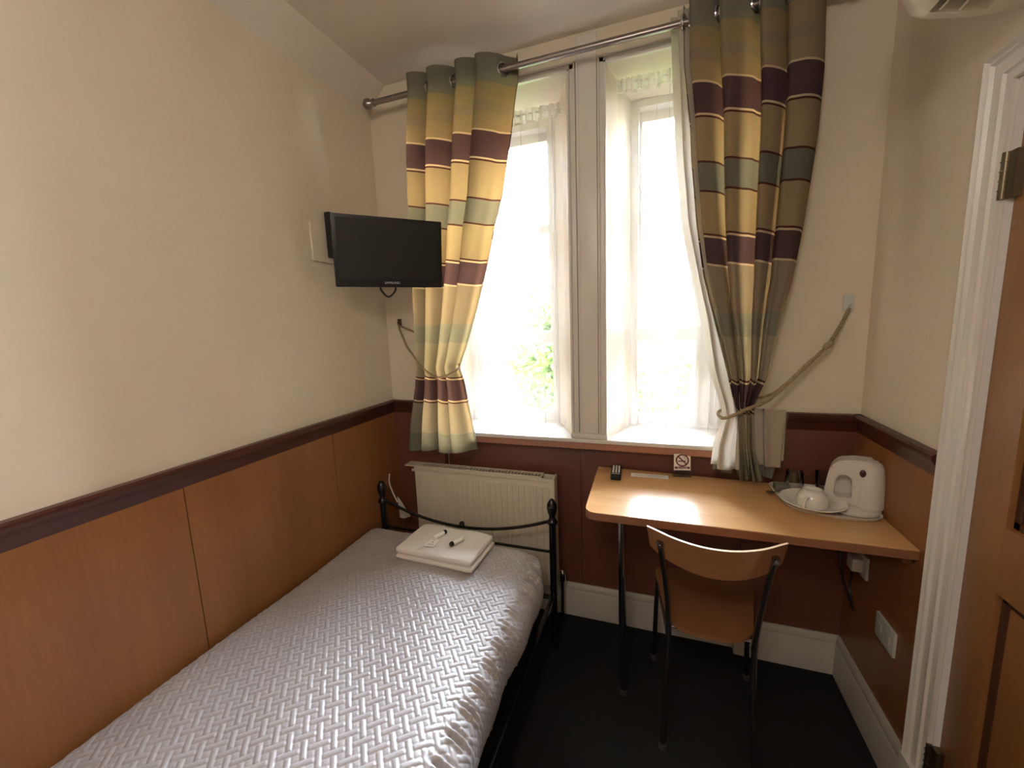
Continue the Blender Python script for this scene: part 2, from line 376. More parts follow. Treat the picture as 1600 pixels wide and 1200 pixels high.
# ------------------------------------------------------------------ windows (sash frames + panes)
def window(idx, xa, xb, glass_x):
    W = thing('window_%d' % idx, 'tall white sash window', 'window', ((xa + xb) / 2, 2.15, ZS + .02)); W['kind'] = 'structure'
    del W['category']
    zb, zt = ZS + .018, 2.478
    yf = 2.14
    f = B()
    f.box(xa, xa + .035, yf, yf + .10, zb, zt, .004); f.box(xb - .035, xb, yf, yf + .10, zb, zt, .004)
    f.box(xa + .033, xb - .033, yf + .001, yf + .099, zt - .035, zt - .001); f.box(xa + .033, xb - .033, yf + .001, yf + .099, zb - .014, zb + .015)
    f.obj('window_frame', M_white, W)
    gx0, gx1 = glass_x
    # upper sash sits behind the lower one
    s = B(); y0, y1 = yf + .055, yf + .085
    s.box(xa + .03, gx0 + .022, y0, y1, 1.37, zt - .03, .003).box(gx1 - .022, xb - .03, y0, y1, 1.37, zt - .03, .003)
    s.box(gx0 + .018, gx1 - .018, y0 + .001, y1 - .001, 2.40, zt - .031).box(gx0 + .018, gx1 - .018, y0 + .001, y1 - .001, 1.95, 1.992).box(gx0 + .018, gx1 - .018, y0 + .001, y1 - .001, 1.372, 1.43)
    u = s.obj('upper_sash', M_white, W)
    B().box(gx0 + .01, gx1 - .01, y0 + .012, y0 + .016, 1.99, 2.41).obj('pane', M_glass, u, smooth=False)
    B().box(gx0 + .01, gx1 - .01, y0 + .012, y0 + .016, 1.42, 1.96).obj('pane', M_glass, u, smooth=False)
    s = B(); y0, y1 = yf + .015, yf + .045
    s.box(xa + .03, gx0, y0, y1, zb + .01, 1.44, .003).box(gx1, xb - .03, y0, y1, zb + .01, 1.44, .003)
    s.box(gx0 - .004, gx1 + .004, y0 + .001, y1 - .001, zb + .012, zb + .055).box(gx0 - .004, gx1 + .004, y0 + .001, y1 - .001, 1.372, 1.438)
    l = s.obj('lower_sash', M_white, W)
    B().box(gx0 - .01, gx1 + .01, y0 + .012, y0 + .016, zb + .05, 1.38).obj('pane', M_glass, l, smooth=False)
window(1, .36, .868, (.415, .835))
window(2, 1.232, 1.66, (1.258, 1.535))

# ------------------------------------------------------------------ door
dr = thing('door_1', 'oak-coloured panelled door', 'door', (Wd, (DY0 + DY1) / 2, 0)); dr['kind'] = 'structure'; del dr['category']
X = Wd + .012
d = B()
st = .105; mid = (DY0 + DY1) / 2
yy = [DY0, DY0 + st, mid - .045, mid + .045, DY1 - st, DY1]
zz = [(.0, .22), (.834, .994), (1.86, DZ)]
for a, b in ((yy[0], yy[1]), (yy[2], yy[3]), (yy[4], yy[5])): d.box(X, X + .035, a, b, .006, DZ, .002)
for a, b in zz:
    for ya, yb in ((yy[1], yy[2]), (yy[3], yy[4])): d.box(X + .0004, X + .0346, ya - .001, yb + .001, max(a, .006), b)
d.obj('door_leaf', M_door, dr)
for ya, yb in ((yy[1], yy[2]), (yy[3], yy[4])):
    for za, zb in ((.22, .834), (.994, 1.86)):
        g = B()
        for (a, b, c_, e) in ((ya, ya + .020, za, zb), (yb - .020, yb, za, zb), (ya, yb, za, za + .020), (ya, yb, zb - .020, zb)):
            g.box(X + .012, X + .024, a, b, c_, e, .003)
        g.obj('panel_moulding', M_doorgroove, dr)
        B().box(X + .016, X + .028, ya + .015, yb - .015, za + .015, zb - .015, .004).obj('door_panel', M_door, dr)
for z in (.25, 1.77):
    h = B().tube([(Wd - .006, DY1 + .006, z - .05), (Wd - .006, DY1 + .006, z + .05)], .0075, 12)
    for k in range(4): h.tube([(Wd - .006, DY1 + .006, z - .03 + k * .02 - .001), (Wd - .006, DY1 + .006, z - .03 + k * .02 + .001)], .0092, 12)
    h.box(Wd - .004, Wd + .014, DY1 - .022, DY1 + .004, z - .05, z + .05)
    h.obj('hinge', M_brass, dr)
h = B().tube([(Wd, DY0 + .06, 1.0), (Wd - .05, DY0 + .06, 1.0)], .009, 12).tube([(Wd - .05, DY0 + .055, 1.0), (Wd - .05, DY0 + .17, 1.0)], .009, 12).box(Wd - .002, Wd + .014, DY0 + .04, DY0 + .08, .93, 1.07, .003)
h.obj('door_handle', M_brass, dr)
# moulded architrave
def arch(side, wdt=.074):
    """profile across the width (0 = inner edge): list of (offset, depth)"""
    return [(0, 0), (0, .012), (.016, .014), (.020, .020), (.026, .016), (.048, .018), (.052, .026), (.058, .020), (.062, .020), (.066, .030), (wdt, .026), (wdt, 0)]
t = B()
iy1, iy0, iz = DY1 + .006, DY0 - .006, DZ + .006
def sweep(prof):
    # U-shaped mitred path: up the far jamb, over the head, down the near jamb
    rings = []
    for (yc, zc, dy, dz) in ((iy1, 0, 1, 0), (iy1, iz, 1, 1), (iy0, iz, -1, 1), (iy0, 0, -1, 0)):
        rings.append([t.bm.verts.new((Wd - dep, yc + dy * off, zc + dz * off)) for off, dep in prof])
    fs = []
    for A, Bb in zip(rings, rings[1:]):
        for k in range(len(A) - 1): fs.append(t.bm.faces.new((A[k], A[k + 1], Bb[k + 1], Bb[k])))
    fs.append(t.bm.faces.new(rings[0])); fs.append(t.bm.faces.new(rings[-1][::-1]))
    bmesh.ops.recalc_face_normals(t.bm, faces=fs)
sweep(arch(1))
t.box(Wd - .030, Wd + .001, iy1 - .004, iy1 + .078, 0, .185, .003)
# jamb lining behind the architrave
t.box(Wd - .002, Wd + .06, DY1 + .002, DY1 + .021, 0, DZ + .018).box(Wd - .002, Wd + .06, DY0 - .021, DY0 - .002, 0, DZ + .018).box(Wd - .002, Wd + .06, DY0 - .021, DY1 + .021, DZ + .002, DZ + .020)
t.box(Wd + .05, Wd + .06, DY0, DY1, 0, DZ)
o = t.obj('trim_9', M_white, ang=20); struct(o, 'white moulded door architrave')

# ------------------------------------------------------------------ curtain pole
RY, RZ = 1.765, 2.525
pole = thing('curtain_pole', 'long pewter metal curtain pole with ball finial above both windows', 'curtain pole', (1.0, RY, RZ))
B().tube([(.105, RY, RZ), (1.90, RY, RZ)], .0125, 18).obj('pole', M_pole, pole)
for x, s_ in ((.105, -1), (1.90, 1)):
    MM = Matrix.Translation((x, RY, RZ)) @ Matrix.Rotation(s_ * PI / 2, 4, 'Y')
    f = B().lathe([(0, .062), (.012, .060), (.021, .050), (.024, .038), (.021, .026), (.012, .017), (.011, .012), (.017, .008), (.017, .003), (.013, 0), (.0, 0)], n=20, M=MM)
    f.obj('ball_finial', M_pole, pole)
for x in (.34, 1.80):
    b = B().tube([(x, D - .001, RZ - .022), (x, RY + .03, RZ - .022), (x, RY, RZ - .020)], .006, 10).lathe([(0, 0), (.022, 0), (.022, .004), (.008, .008), (0, .008)], n=18, M=Matrix.Translation((x, D, RZ - .022)) @ Matrix.Rotation(PI / 2, 4, 'X'))
    b.tube([(x, RY - .017 * math.cos(a), RZ - .004 - .015 * math.sin(a)) for a in np.linspace(0, PI, 9)], .0035, 8)
    b.obj('bracket', M_pole, pole)

# ------------------------------------------------------------------ curtains
def sheet(name, L, R, ztop, zbot, nf, amp, y0, mat_, parent, phase=0.0, NU=150, NV=110, pleat=.35, thick=.0, zwave=.006, seed=0, skew=0.36, hemw=.006):
    """a hanging cloth: L,R = [(z,x)] edges, amp(z), y0(z)"""
    rng = np.random.default_rng(seed)
    irr = rng.uniform(-.28, .28, 16)
    zs = np.linspace(ztop, zbot, NV)
    co = np.zeros((NV, NU, 3)); uvs = np.zeros((NV, NU, 2))
    u = np.linspace(0, 1, NU)
    L_ = sorted(L); R_ = sorted(R)
    for j, z in enumerate(zs):
        xl = np.interp(z, [a for a, b in L_], [b for a, b in L_]); xr = np.interp(z, [a for a, b in R_], [b for a, b in R_])
        # irregular fold spacing
        uw = u + .024 * np.sin(2 * PI * u * 2 + irr[0] * 9) + .012 * np.sin(2 * PI * u * 3 + irr[1] * 9)
        th = 2 * PI * nf * uw + phase
        A = amp(z)
        wv = np.sign(np.sin(th)) * np.abs(np.sin(th)) ** .75
        fold = wv * (1 + .25 * np.interp(u * nf * 2, range(16), irr))
        y = y0(z) + A * fold
        w = xr - xl
        x = xl + w * u + min(w / nf, .3) * skew * np.sin(th + .6) * (.45 + .55 * (A / .05)) * np.minimum(1, np.minimum(u, 1 - u) * 10)
        # fine secondary creases growing toward the tie
        y = y + .0035 * np.sin(2 * PI * nf * 2.7 * u + irr[2] * 8 + z * 1.5) * np.clip(1.6 - abs(z - 1.15), 0, 1)
        co[j, :, 0] = x; co[j, :, 1] = y
        co[j, :, 2] = z + hemw * np.sin(th * .5 + 1) * ((ztop - z) / (ztop - zbot)) ** 6
        uvs[j, :, 0] = u * .9; uvs[j, :, 1] = z + zwave * np.sin(th + 1.2)
    me = bpy.data.meshes.new(name)
    idx = np.arange(NV * NU).reshape(NV, NU)
    q = np.stack([idx[:-1, :-1], idx[1:, :-1], idx[1:, 1:], idx[:-1, 1:]], -1).reshape(-1, 4)
    me.from_pydata(co.reshape(-1, 3).tolist(), [], q.tolist())
    uvl = me.uv_layers.new(name='UVMap'); li = np.zeros(len(me.loops), dtype=np.int32); me.loops.foreach_get('vertex_index', li)
    uvl.data.foreach_set('uv', uvs.reshape(-1, 2)[li].reshape(-1))
    me.update()
    o = link(name, me, mat_, parent, ang=180)
    return o, co

def eyelets(co, parent, ztop, nmin=0):
    """chrome rings where the cloth crosses the pole line"""
    NV, NU, _ = co.shape
    j = int(np.argmin(abs(co[:, 0, 2] - RZ))); row = co[j]
    s = row[:, 1] - RY
    for k in range(NU - 1):
        if s[k] * s[k + 1] < 0:
            f = s[k] / (s[k] - s[k + 1]); p = row[k] * (1 - f) + row[k + 1] * f
            tg = Vector((row[k + 1][0] - row[k][0], row[k + 1][1] - row[k][1], 0)).normalized(); nrm = Vector((-tg.y, tg.x, 0))
            a = nrm.orthogonal().normalized(); b = nrm.cross(a)
            B().tube([Vector((p[0], RY, RZ)) + (a * math.cos(t) + b * math.sin(t)) * .024 for t in np.linspace(0, 2 * PI, 24, endpoint=False)], .005, 8, closed=True).obj('eyelet', M_chrome, parent)

LL = [(2.60, .30), (2.507, .300), (2.275, .270), (2.109, .261), (1.821, .254), (1.612, .24), (1.426, .232), (1.267, .222), (1.186, .212), (1.002, .175), (0.865, .160)]
LR = [(2.60, .800), (2.505, .805), (2.437, .789), (2.295, .766), (2.048, .715), (1.921, .671), (1.733, .621), (1.537, .557), (1.375, .498), (1.283, .458), (1.206, .480), (1.05, .504), (0.87, .532)]
lc = thing('curtain', 'left eyelet curtain striped beige, gold and purple, tied back beside the television', 'curtain', (.45, RY, .86), 'striped eyelet curtains on the window pole')
def ampL(z): return float(np.interp(z, [.85, 1.1, 1.26, 1.45, 1.9, 2.6], [.040, .030, .024, .030, .042, .050]))
o, coL = sheet('striped_fabric', LL, LR, 2.582, .865, 4.3, ampL, lambda z: float(np.interp(z, [.85, 1.25, 2.0, 2.6], [1.765, 1.775, 1.765, RY])), M_stripe, lc, phase=1.9, seed=3)
eyelets(coL, lc, 2.58)
sheet('heading_lining', LL, LR, 2.587, 2.50, 4.3, ampL, lambda z: RY + .006, M_lining, lc, phase=1.9, seed=3, NV=6)
rc = thing('curtain', 'right eyelet curtain striped beige, gold and purple, tied back above the desk', 'curtain', (1.65, RY, .85), 'striped eyelet curtains on the window pole')
RL = [(2.62, 1.43), (2.595, 1.431), (2.388, 1.437), (2.17, 1.462), (2.059, 1.469), (1.83, 1.492), (1.64, 1.52), (1.47, 1.563), (1.272, 1.614), (1.122, 1.648), (1.097, 1.655), (0.845, 1.665)]
RR = [(2.62, 1.86), (2.479, 1.872), (2.29, 1.879), (2.096, 1.873), (1.936, 1.859), (1.791, 1.845), (1.619, 1.823), (1.462, 1.789), (1.249, 1.755), (1.144, 1.713), (0.972, 1.722), (0.845, 1.756)]
def ampR(z): return float(np.interp(z, [.85, 1.0, 1.14, 1.4, 1.9, 2.6], [.024, .018, .014, .026, .042, .050]))
o, coR = sheet('striped_fabric', RL, RR, 2.582, .850, 4.2, ampR, lambda z: float(np.interp(z, [.85, 1.14, 2.0, 2.6], [1.748, 1.748, 1.758, RY])), M_stripe, rc, phase=.6, seed=11)
eyelets(coR, rc, 2.58)
sheet('heading_lining', RL, RR, 2.587, 2.50, 4.2, ampR, lambda z: RY + .006, M_lining, rc, phase=.6, seed=11, NV=6)
# pale lining showing past the inner edge
o, _ = sheet('lining', [(2.62, 1.385), (2.542, 1.39), (2.303, 1.404), (2.077, 1.417), (1.842, 1.442), (1.621, 1.487), (1.471, 1.521), (1.269, 1.556), (1.12, 1.602), (1.087, 1.607), (0.98, 1.578), (0.885, 1.570)],
                [(2.62, 1.50), (2.17, 1.53), (1.83, 1.56), (1.47, 1.63), (1.15, 1.665), (1.09, 1.668), (.98, 1.665), (.885, 1.668)],
             2.575, .888, 1.5, lambda z: float(np.interp(z, [.88, 1.1, 1.5, 2.6], [.022, .010, .018, .018])), lambda z: float(np.interp(z, [.88, 1.1, 1.3, 2.6], [1.745, 1.745, 1.785, 1.79])), M_lining, rc, phase=.3, seed=5, NU=70)
o['label'] = 'plain pale lining'
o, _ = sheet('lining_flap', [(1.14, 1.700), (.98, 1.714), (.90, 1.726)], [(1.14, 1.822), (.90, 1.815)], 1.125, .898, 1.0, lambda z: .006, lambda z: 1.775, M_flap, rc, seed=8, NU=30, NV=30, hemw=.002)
o['label'] = 'turned-back pale lining below the tie'
o, _ = sheet('hem_turn', [(.92, 1.732), (.845, 1.742)], [(.92, 1.808), (.845, 1.795)], .915, .848, 1.0, lambda z: .004, lambda z: 1.790, M_stripe, rc, seed=9, NU=16, NV=12)

sheet('hem_turn', [(.92, 1.580), (.845, 1.580)], [(.92, 1.650), (.845, 1.648)], .915, .862, 1.0, lambda z: .006, lambda z: 1.772, M_stripe, rc, seed=19, NU=16, NV=10)
# tie-backs: two twisted strands from a wall hook round the curtain
def twisted(path, name, parent, r=.0035, pitch=.018):
    P = smooth_path(path, 14); L = 0; a0 = None
    strands = [[], []]
    for i, p in enumerate(P):
        if i: L += (p - P[i - 1]).length
        t = (P[min(i + 1, len(P) - 1)] - P[max(i - 1, 0)]).normalized()
        a = t.orthogonal().normalized() if a0 is None else (a0 - t * a0.dot(t)).normalized(); a0 = a; b = t.cross(a)
        ph = L / pitch * 2 * PI
        for k in (0, 1): strands[k].append(p + (a * math.cos(ph + k * PI) + b * math.sin(ph + k * PI)) * r * .8)
    bb = B()
    for s_ in strands: bb.tube(s_, r, 6)
    return bb.obj(name, M_rope, parent)
tb = thing('curtain_tieback', 'beige twisted cord tieback holding the left curtain to its wall hook', 'tieback', (.08, D, 1.508), 'cord tiebacks')
twisted([(.082, D - .014, 1.500), (.125, 1.80, 1.466), (.162, 1.765, 1.435), (.212, 1.715, 1.395), (.245, 1.70, 1.365), (.301, 1.702, 1.292), (.368, 1.708, 1.246), (.430, 1.708, 1.256), (.466, 1.735, 1.278), (.452, 1.79, 1.295), (.38, 1.842, 1.38), (.20, 1.850, 1.45), (.086, D - .014, 1.496)], 'cord', tb)
B().tube([(.082, D, 1.505), (.082, D - .018, 1.503), (.082, D - .022, 1.515)], .003, 8).box(.070, .094, D - .004, D, 1.49, 1.53, .002).obj('hook', M_brass, tb)
tb = thing('curtain_tieback', 'beige twisted cord tieback pulling the right curtain towards the right wall', 'tieback', (2.02, D, 1.504), 'cord tiebacks')
twisted([(2.022, D - .016, 1.495), (1.983, 1.818, 1.422), (1.944, 1.785, 1.366), (1.88, 1.778, 1.290), (1.783, 1.755, 1.186), (1.735, 1.715, 1.160), (1.705, 1.703, 1.149), (1.674, 1.703, 1.134), (1.639, 1.705, 1.113), (1.601, 1.72, 1.096), (1.598, 1.78, 1.11), (1.70, 1.81, 1.150), (1.795, 1.825, 1.182), (1.893, 1.826, 1.290), (1.962, 1.830, 1.372), (2.02, D - .016, 1.492)], 'cord', tb, r=.0042)
B().lathe([(0, -.022), (.009, -.016), (.012, 0), (.009, .016), (0, .022)], n=12, M=Matrix.Translation((1.944, 1.784, 1.366)) @ Matrix.Rotation(.75, 4, 'Y')).obj('knot', M_rope, tb)
B().tube([(2.022, D, 1.500), (2.022, D - .020, 1.498), (2.022, D - .024, 1.510)], .0035, 8).box(2.004, 2.040, D - .006, D, 1.485, 1.545, .003).obj('hook', M_plate, tb)

# nets in the reveals
def net(label, xa, xb, zb, zt, y, seed, nf, flare):
    n = thing('net_curtain', label, 'net curtain', ((xa + xb) / 2, y, zb), 'sheer nets in the window reveals')
    sheet('voile', [(zt, xa), (zb, xa + flare[0])], [(zt, xb), (zb, xb + flare[1])], zt - .04, zb, nf, lambda z: .011, lambda z: y, M_net, n, seed=seed, NU=160, NV=24, hemw=.005, skew=.3)
    sheet('heading', [(zt, xa), (zb, xa)], [(zt, xb), (zb, xb)], zt + .008, zt - .045, nf * 2.6, lambda z: .006, lambda z: y, M_netdense, n, seed=seed + 1, NU=300, NV=6)
    B().tube([(xa - .015, y, zt - .012), (xb + .015, y, zt - .012)], .0035, 8).obj('net_rail', M_white, n)
net('sheer white net hanging in the left window', .345, .945, .965, 2.435, 1.945, 21, 8, (.02, -.005))
net('sheer white net hanging in the right window', 1.185, 1.69, .968, 2.470, 1.945, 31, 8, (.04, -.03))

# ------------------------------------------------------------------ television
def basis(origin, X_, Y_, Z_):
    m = Matrix.Identity(4)
    for i in range(3): m[i][0] = X_[i]; m[i][1] = Y_[i]; m[i][2] = Z_[i]; m[i][3] = origin[i]
    return m
wdir = Vector((.306, .333, 0)).normalized(); back = Vector((-wdir.y, wdir.x, 0)); tilt = math.radians(8)
up_ = (Vector((0, 0, 1)) * math.cos(tilt) - back * math.sin(tilt)).normalized(); bk = wdir.cross(up_).normalized() * -1
if bk.dot(back) < 0: bk = -bk
TVM = basis((.281, 1.548, 1.802), wdir, bk, up_)     # local: x right, y back, z up
tv = thing('television', 'small black flat television tilted on a wall arm beside the left curtain', 'television', (.281, 1.548, 1.802))
B().box(-.228, .228, 0, .028, -.143, .143, .006).xf(TVM).obj('cabinet', M_blackplastic, tv)
B().box(-.214, .214, -.0015, .0005, -.108, .130).xf(TVM).obj('screen', M_screen, tv, smooth=False)
B().box(-.17, .17, .028, .062, -.10, .10, .015).xf(TVM).obj('back_cover', M_blackplastic, tv)
# maker's lettering, small pale letters on the lower frame
def text_obj(s, size, M, mat_, name, parent, ext=.0004, sx=1.0):
    cu = bpy.data.curves.new(name, 'FONT'); cu.body = s; cu.size = size; cu.align_x = 'CENTER'; cu.align_y = 'CENTER'; cu.extrude = ext
    tmp = bpy.data.objects.new('tmp', cu); C.objects.link(tmp)
    dg = bpy.context.evaluated_depsgraph_get(); me = bpy.data.meshes.new_from_object(tmp.evaluated_get(dg)); bpy.data.objects.remove(tmp)
    me.name = name; me.transform(M @ Matrix.Scale(sx, 4, (1, 0, 0)))
    return link(name, me, mat_, parent, smooth=False)
M_logo = mat('pale_print', (.65, .65, .66), .4)
text_obj('SAMSUNG', .013, TVM @ Matrix.Translation((.0, -.0012, -.124)) @ Matrix.Rotation(PI / 2, 4, 'X'), M_logo, 'lettering', tv, sx=1.1)
lp = smooth_path([(-.045, .03, -.135), (-.042, .032, -.158), (-.012, .034, -.186), (.018, .034, -.160), (.020, .03, -.135)], 8)
B().tube([TVM @ Vector(p) for p in lp], .0045, 8).obj('cable_loop', M_blackplastic, tv)
ar = B().tube([TVM @ Vector((-.02, .06, 0)), (.13, 1.66, 1.80), (.03, 1.56, 1.80)], .014, 10)
ar.obj('bracket_arm', M_black, tv)
B().box(.010, .036, 1.475, 1.56, 1.795, 1.985, .004).obj('wall_plate', M_blackplastic, tv)
o = B().box(.0, .010, 1.395, 1.60, 1.775, 1.93, .003).obj('wall_box', M_wall); tag(o, 'cream blanking plate on the left wall behind the television', 'wall plate')

# ------------------------------------------------------------------ radiator
rd = thing('radiator', 'cream panel radiator under the left window behind the bed', 'radiator', (.52, 1.84, .2))
rx0, rx1, rz0, rz1, ry = .150, .905, .20, .752, 1.792
body = B()
body.box(rx0, rx1, ry + .004, ry + .014, rz0, rz1, .004)
n_c = 24; pitch = (rx1 - rx0 - .03) / n_c
for k in range(n_c):
    xa = rx0 + .02 + k * pitch
    body.prism([(xa, ry + .006), (xa + .005, ry), (xa + pitch - .012, ry), (xa + pitch - .007, ry + .006)], 'Z', rz0 + .03, rz1 - .045)
body.box(rx0, rx1, ry - .001, ry + .006, rz1 - .016, rz1, .002)
body.obj('front_panel', M_rad, rd)
B().box(rx0, rx1, ry + .058, ry + .066, rz0, rz1, .002).obj('back_panel', M_rad, rd)
B().box(rx1 - .002, rx1 + .008, ry - .002, ry + .066, rz0 + .02, rz1 + .006, .003).obj('side_panel', M_rad, rd)
g = B()
gx0, gx1 = rx0 - .055, rx1 - .055
g.box(gx0, gx1, ry - .001, ry + .010, rz1 + .001, rz1 + .008, .001).box(gx0, gx1, ry + .050, ry + .060, rz1 + .001, rz1 + .008, .001)
g.box(gx0, gx0 + .09, ry + .01, ry + .05, rz1 + .001, rz1 + .008).box(gx1 - .012, gx1, ry + .01, ry + .05, rz1 + .001, rz1 + .008)
nb = 38
for k in range(nb):
    xa = gx0 + .09 + (gx1 - gx0 - .10) * k / nb
    g.box(xa, xa + .0065, ry + .01, ry + .05, rz1 + .002, rz1 + .007)
g.obj('top_grille', M_rad, rd)
B().box(rx0 + .004, rx1 - .06, ry + .016, ry + .056, rz1 - .03, rz1 - .006).obj('slot_shade', M_rad2, rd, smooth=False)  # dark box under the grille, stands in for shade inside the slots
B().tube([(rx0 - .03, ry + .03, rz1 - .03), (rx0 + .005, ry + .03, rz1 - .03)], .009, 10).obj('bleed_plug', M_rad, rd)
v = B().tube([(rx1, ry + .03, .235), (rx1 + .03, ry + .03, .235)], .010, 10).tube([(rx1 + .03, ry + .03, .235), (rx1 + .03, ry + .03, .001)], .009, 10).lathe([(0, 0), (.018, 0), (.020, .02), (.018, .05), (.012, .06), (0, .06)], c=(rx1 + .03, ry + .03, .225), n=14)
v.obj('valve', M_chrome, rd)

# ------------------------------------------------------------------ bed
bed = thing('bed', 'single black metal bed frame along the left wall', 'bed', (.48, .65, 0))
BX0, BX1, BY0, BY1 = .045, .935, -.33, 1.65
def post(x, y, htop, name='bed_post'):
    p = B().lathe([(0, 0), (.016, 0), (.018, .01), (.0155, .02), (.0155, htop - .118), (.023, htop - .112), (.024, htop - .104), (.018, htop - .098), (.015, htop - .090), (.013, htop - .078), (.019, htop - .062), (.0225, htop - .042), (.021, htop - .022), (.013, htop - .008), (.006, htop), (0, htop)], c=(x, y, 0), n=20)
    return p.obj(name, M_black, bed)
post(BX0, BY1, .718); post(BX1, BY1, .722); post(BX0, BY0, .95); post(BX1, BY0, .95)
def arc(z_end, sag, y, r=.0085):
    return [(BX0 + (BX1 - BX0) * t, y, z_end - sag * (1 - (2 * t - 1) ** 2)) for t in np.linspace(0, 1, 25)]
B().tube(arc(.622, .092, BY1), .0075, 10).obj('footboard_arc', M_black, bed)
B().lathe([(0, -.014), (.010, -.010), (.014, 0), (.010, .010), (0, .014)], c=(.49, BY1, .545), n=14).obj('footboard_ball', M_black, bed)
B().tube([(BX0, BY1, .472), (BX1, BY1, .472)], .0065, 10).obj('footboard_rail', M_black, bed)
fb = B().tube([(BX0, BY1, .25), (BX1, BY1, .25)], .011, 10)
fb.obj('foot_rail', M_black, bed)
B().tube(arc(.84, -.08, BY0), .009, 10).obj('headboard_arc', M_black, bed)
B().tube([(BX0, BY0, .25), (BX1, BY0, .25)], .011, 10).obj('head_rail', M_black, bed)
for x in (BX0, BX1):
    B().box(x - .014, x + .006, BY0 + .01, BY1 - .01, .225, .265, .002).obj('side_rail', M_black, bed)
for k in range(9):
    y = BY0 + .15 + k * .21
    B().box(BX0, BX1 - .05, y, y + .06, .258, .272).obj('slat', M_dark, bed)
mt = B().box(.040, .900, BY0 + .03, 1.50, .273, .462, .03).obj('mattress', M_dark); tag(mt, 'single mattress hidden under the grey quilted bedspread', 'mattress')
# quilted bedspread: herringbone relief, real geometry
def weave(a, b, P=.033, w=.0145):
    """spaced plain weave: ribbons over and under, small puffs between them"""
    ua, ub = a / P, b / P; ka, kb = np.round(ua), np.round(ub); da, db = np.abs(ua - ka) * P, np.abs(ub - kb) * P
    def over(u_along, k_line):
        # distance to the nearest crossing ribbon that hides this one
        k0 = np.mod(k_line + 1, 2); c = 2 * np.round((u_along - k0) / 2) + k0
        return np.abs(u_along - c) * P - w / 2
    eA, eB = over(ub, ka), over(ua, kb + 1)
    fA = np.where((da < w / 2) & (eA > 0), np.sqrt(np.clip(1 - (2 * da / w) ** 2, 0, 1)) * np.sqrt(np.clip(eA / .005, 0, 1)), 0)
    fB = np.where((db < w / 2) & (eB > 0), np.sqrt(np.clip(1 - (2 * db / w) ** 2, 0, 1)) * np.sqrt(np.clip(eB / .005, 0, 1)), 0)
    g = P - w
    sa, sb = np.clip((np.minimum(da, P - da) - w / 2) / (g / 2), 0, 1), np.clip((db - w / 2) / (g / 2), 0, 1)
    sq = np.sqrt(np.clip(sa * 1.6, 0, 1) * np.clip(sb * 1.6, 0, 1)) * .62
    return np.maximum(np.maximum(fA, fB), sq)
NX, NY = 620, 900
sarc = np.linspace(0, 1.0, NX)
# cross profile along x: from wall edge over the top and down the right side
prof = [(.024, .400), (.022, .45), (.030, .487), (.060, .504), (.15, .508), (.5, .510), (.80, .506), (.865, .499), (.903, .482), (.931, .455), (.941, .422), (.939, .385), (.928, .350)]
pp = np.array([list(v) for v in smooth_path([(a, 0, b) for a, b in prof], 20)])[:, [0, 2]]
seg = np.r_[0, np.cumsum(np.hypot(*np.diff(pp, axis=0).T))]
sl = np.linspace(0, seg[-1], NX); px_ = np.interp(sl, seg, pp[:, 0]); pz_ = np.interp(sl, seg, pp[:, 1])
ylen = np.linspace(BY0 + .02, 1.635, NY)
Xg, Yg = np.meshgrid(px_, ylen); Zg = np.tile(pz_, (NY, 1))
# foot end rolls over and corners round off
dy = (1.635 - Yg); roll = np.clip(1 - dy / .085, 0, 1)
Zg = Zg - (roll ** 2) * .115
Yg2 = Yg - roll ** 3 * .012
cx_ = np.clip((Xg - .70) / .25, 0, 1); cy_ = np.clip((Yg - 1.40) / .235, 0, 1)
rad = np.clip(np.hypot(cx_, cy_) - 1, 0, 1)
Xg2 = Xg - rad * .13; Yg2 = Yg2 - rad * .15; Zg = Zg - rad * .03
# soft unevenness
Zg = Zg + .004 * np.sin(Xg * 7 + 1) * np.sin(Yg * 4.3) + .0025 * np.sin(Xg * 17 + Yg * 9)
# relief follows the cloth coordinates (arc length, y)
ss = np.tile(sl, (NY, 1)); rot = math.radians(41)
hh = weave(ss * math.cos(rot) + Yg * math.sin(rot), Yg * math.cos(rot) - ss * math.sin(rot))
P3 = np.stack([Xg2, Yg2, Zg], -1)
du = np.gradient(P3, axis=1); dv = np.gradient(P3, axis=0); Nn = np.cross(du, dv); Nn /= np.linalg.norm(Nn, axis=-1, keepdims=True) + 1e-9
top = np.clip((Zg - .43) / .05, .0, 1)
P3 = P3 + Nn * (hh * .0034 * np.clip((Zg - .40) / .06, .55, 1))[..., None]
# gathered creases along the right edge and a lumpy side
gather = np.exp(-((Xg - .905) / .022) ** 2)
P3 = P3 + Nn * (gather * .0095 * np.sin(Yg * 2 * PI / .021 + 3 * np.sin(Yg * 14)) * (.5 + .5 * np.sin(Yg * 2 * PI / .075)))[..., None]
side = np.clip((Xg - .90) / .04, 0, 1)
P3[..., 0] += side * .010 * (np.sin(Yg * 11) + .5 * np.sin(Yg * 27 + 1))
P3[..., 2] += np.clip((.45 - Zg) / .08, 0, 1) * side * .014 * np.sin(Yg * 5.5 + .6)
me = bpy.data.meshes.new('bedspread'); idx = np.arange(NX * NY).reshape(NY, NX)
q = np.stack([idx[:-1, :-1], idx[:-1, 1:], idx[1:, 1:], idx[1:, :-1]], -1).reshape(-1, 4)
me.vertices.add(NX * NY); me.vertices.foreach_set('co', P3.reshape(-1).astype(np.float32))
me.loops.add(q.size); me.loops.foreach_set('vertex_index', q.reshape(-1).astype(np.int32))
me.polygons.add(len(q)); me.polygons.foreach_set('loop_start', np.arange(0, q.size, 4, dtype=np.int32)); me.polygons.foreach_set('loop_total', np.full(len(q), 4, dtype=np.int32))
me.update(calc_edges=True); me.validate()
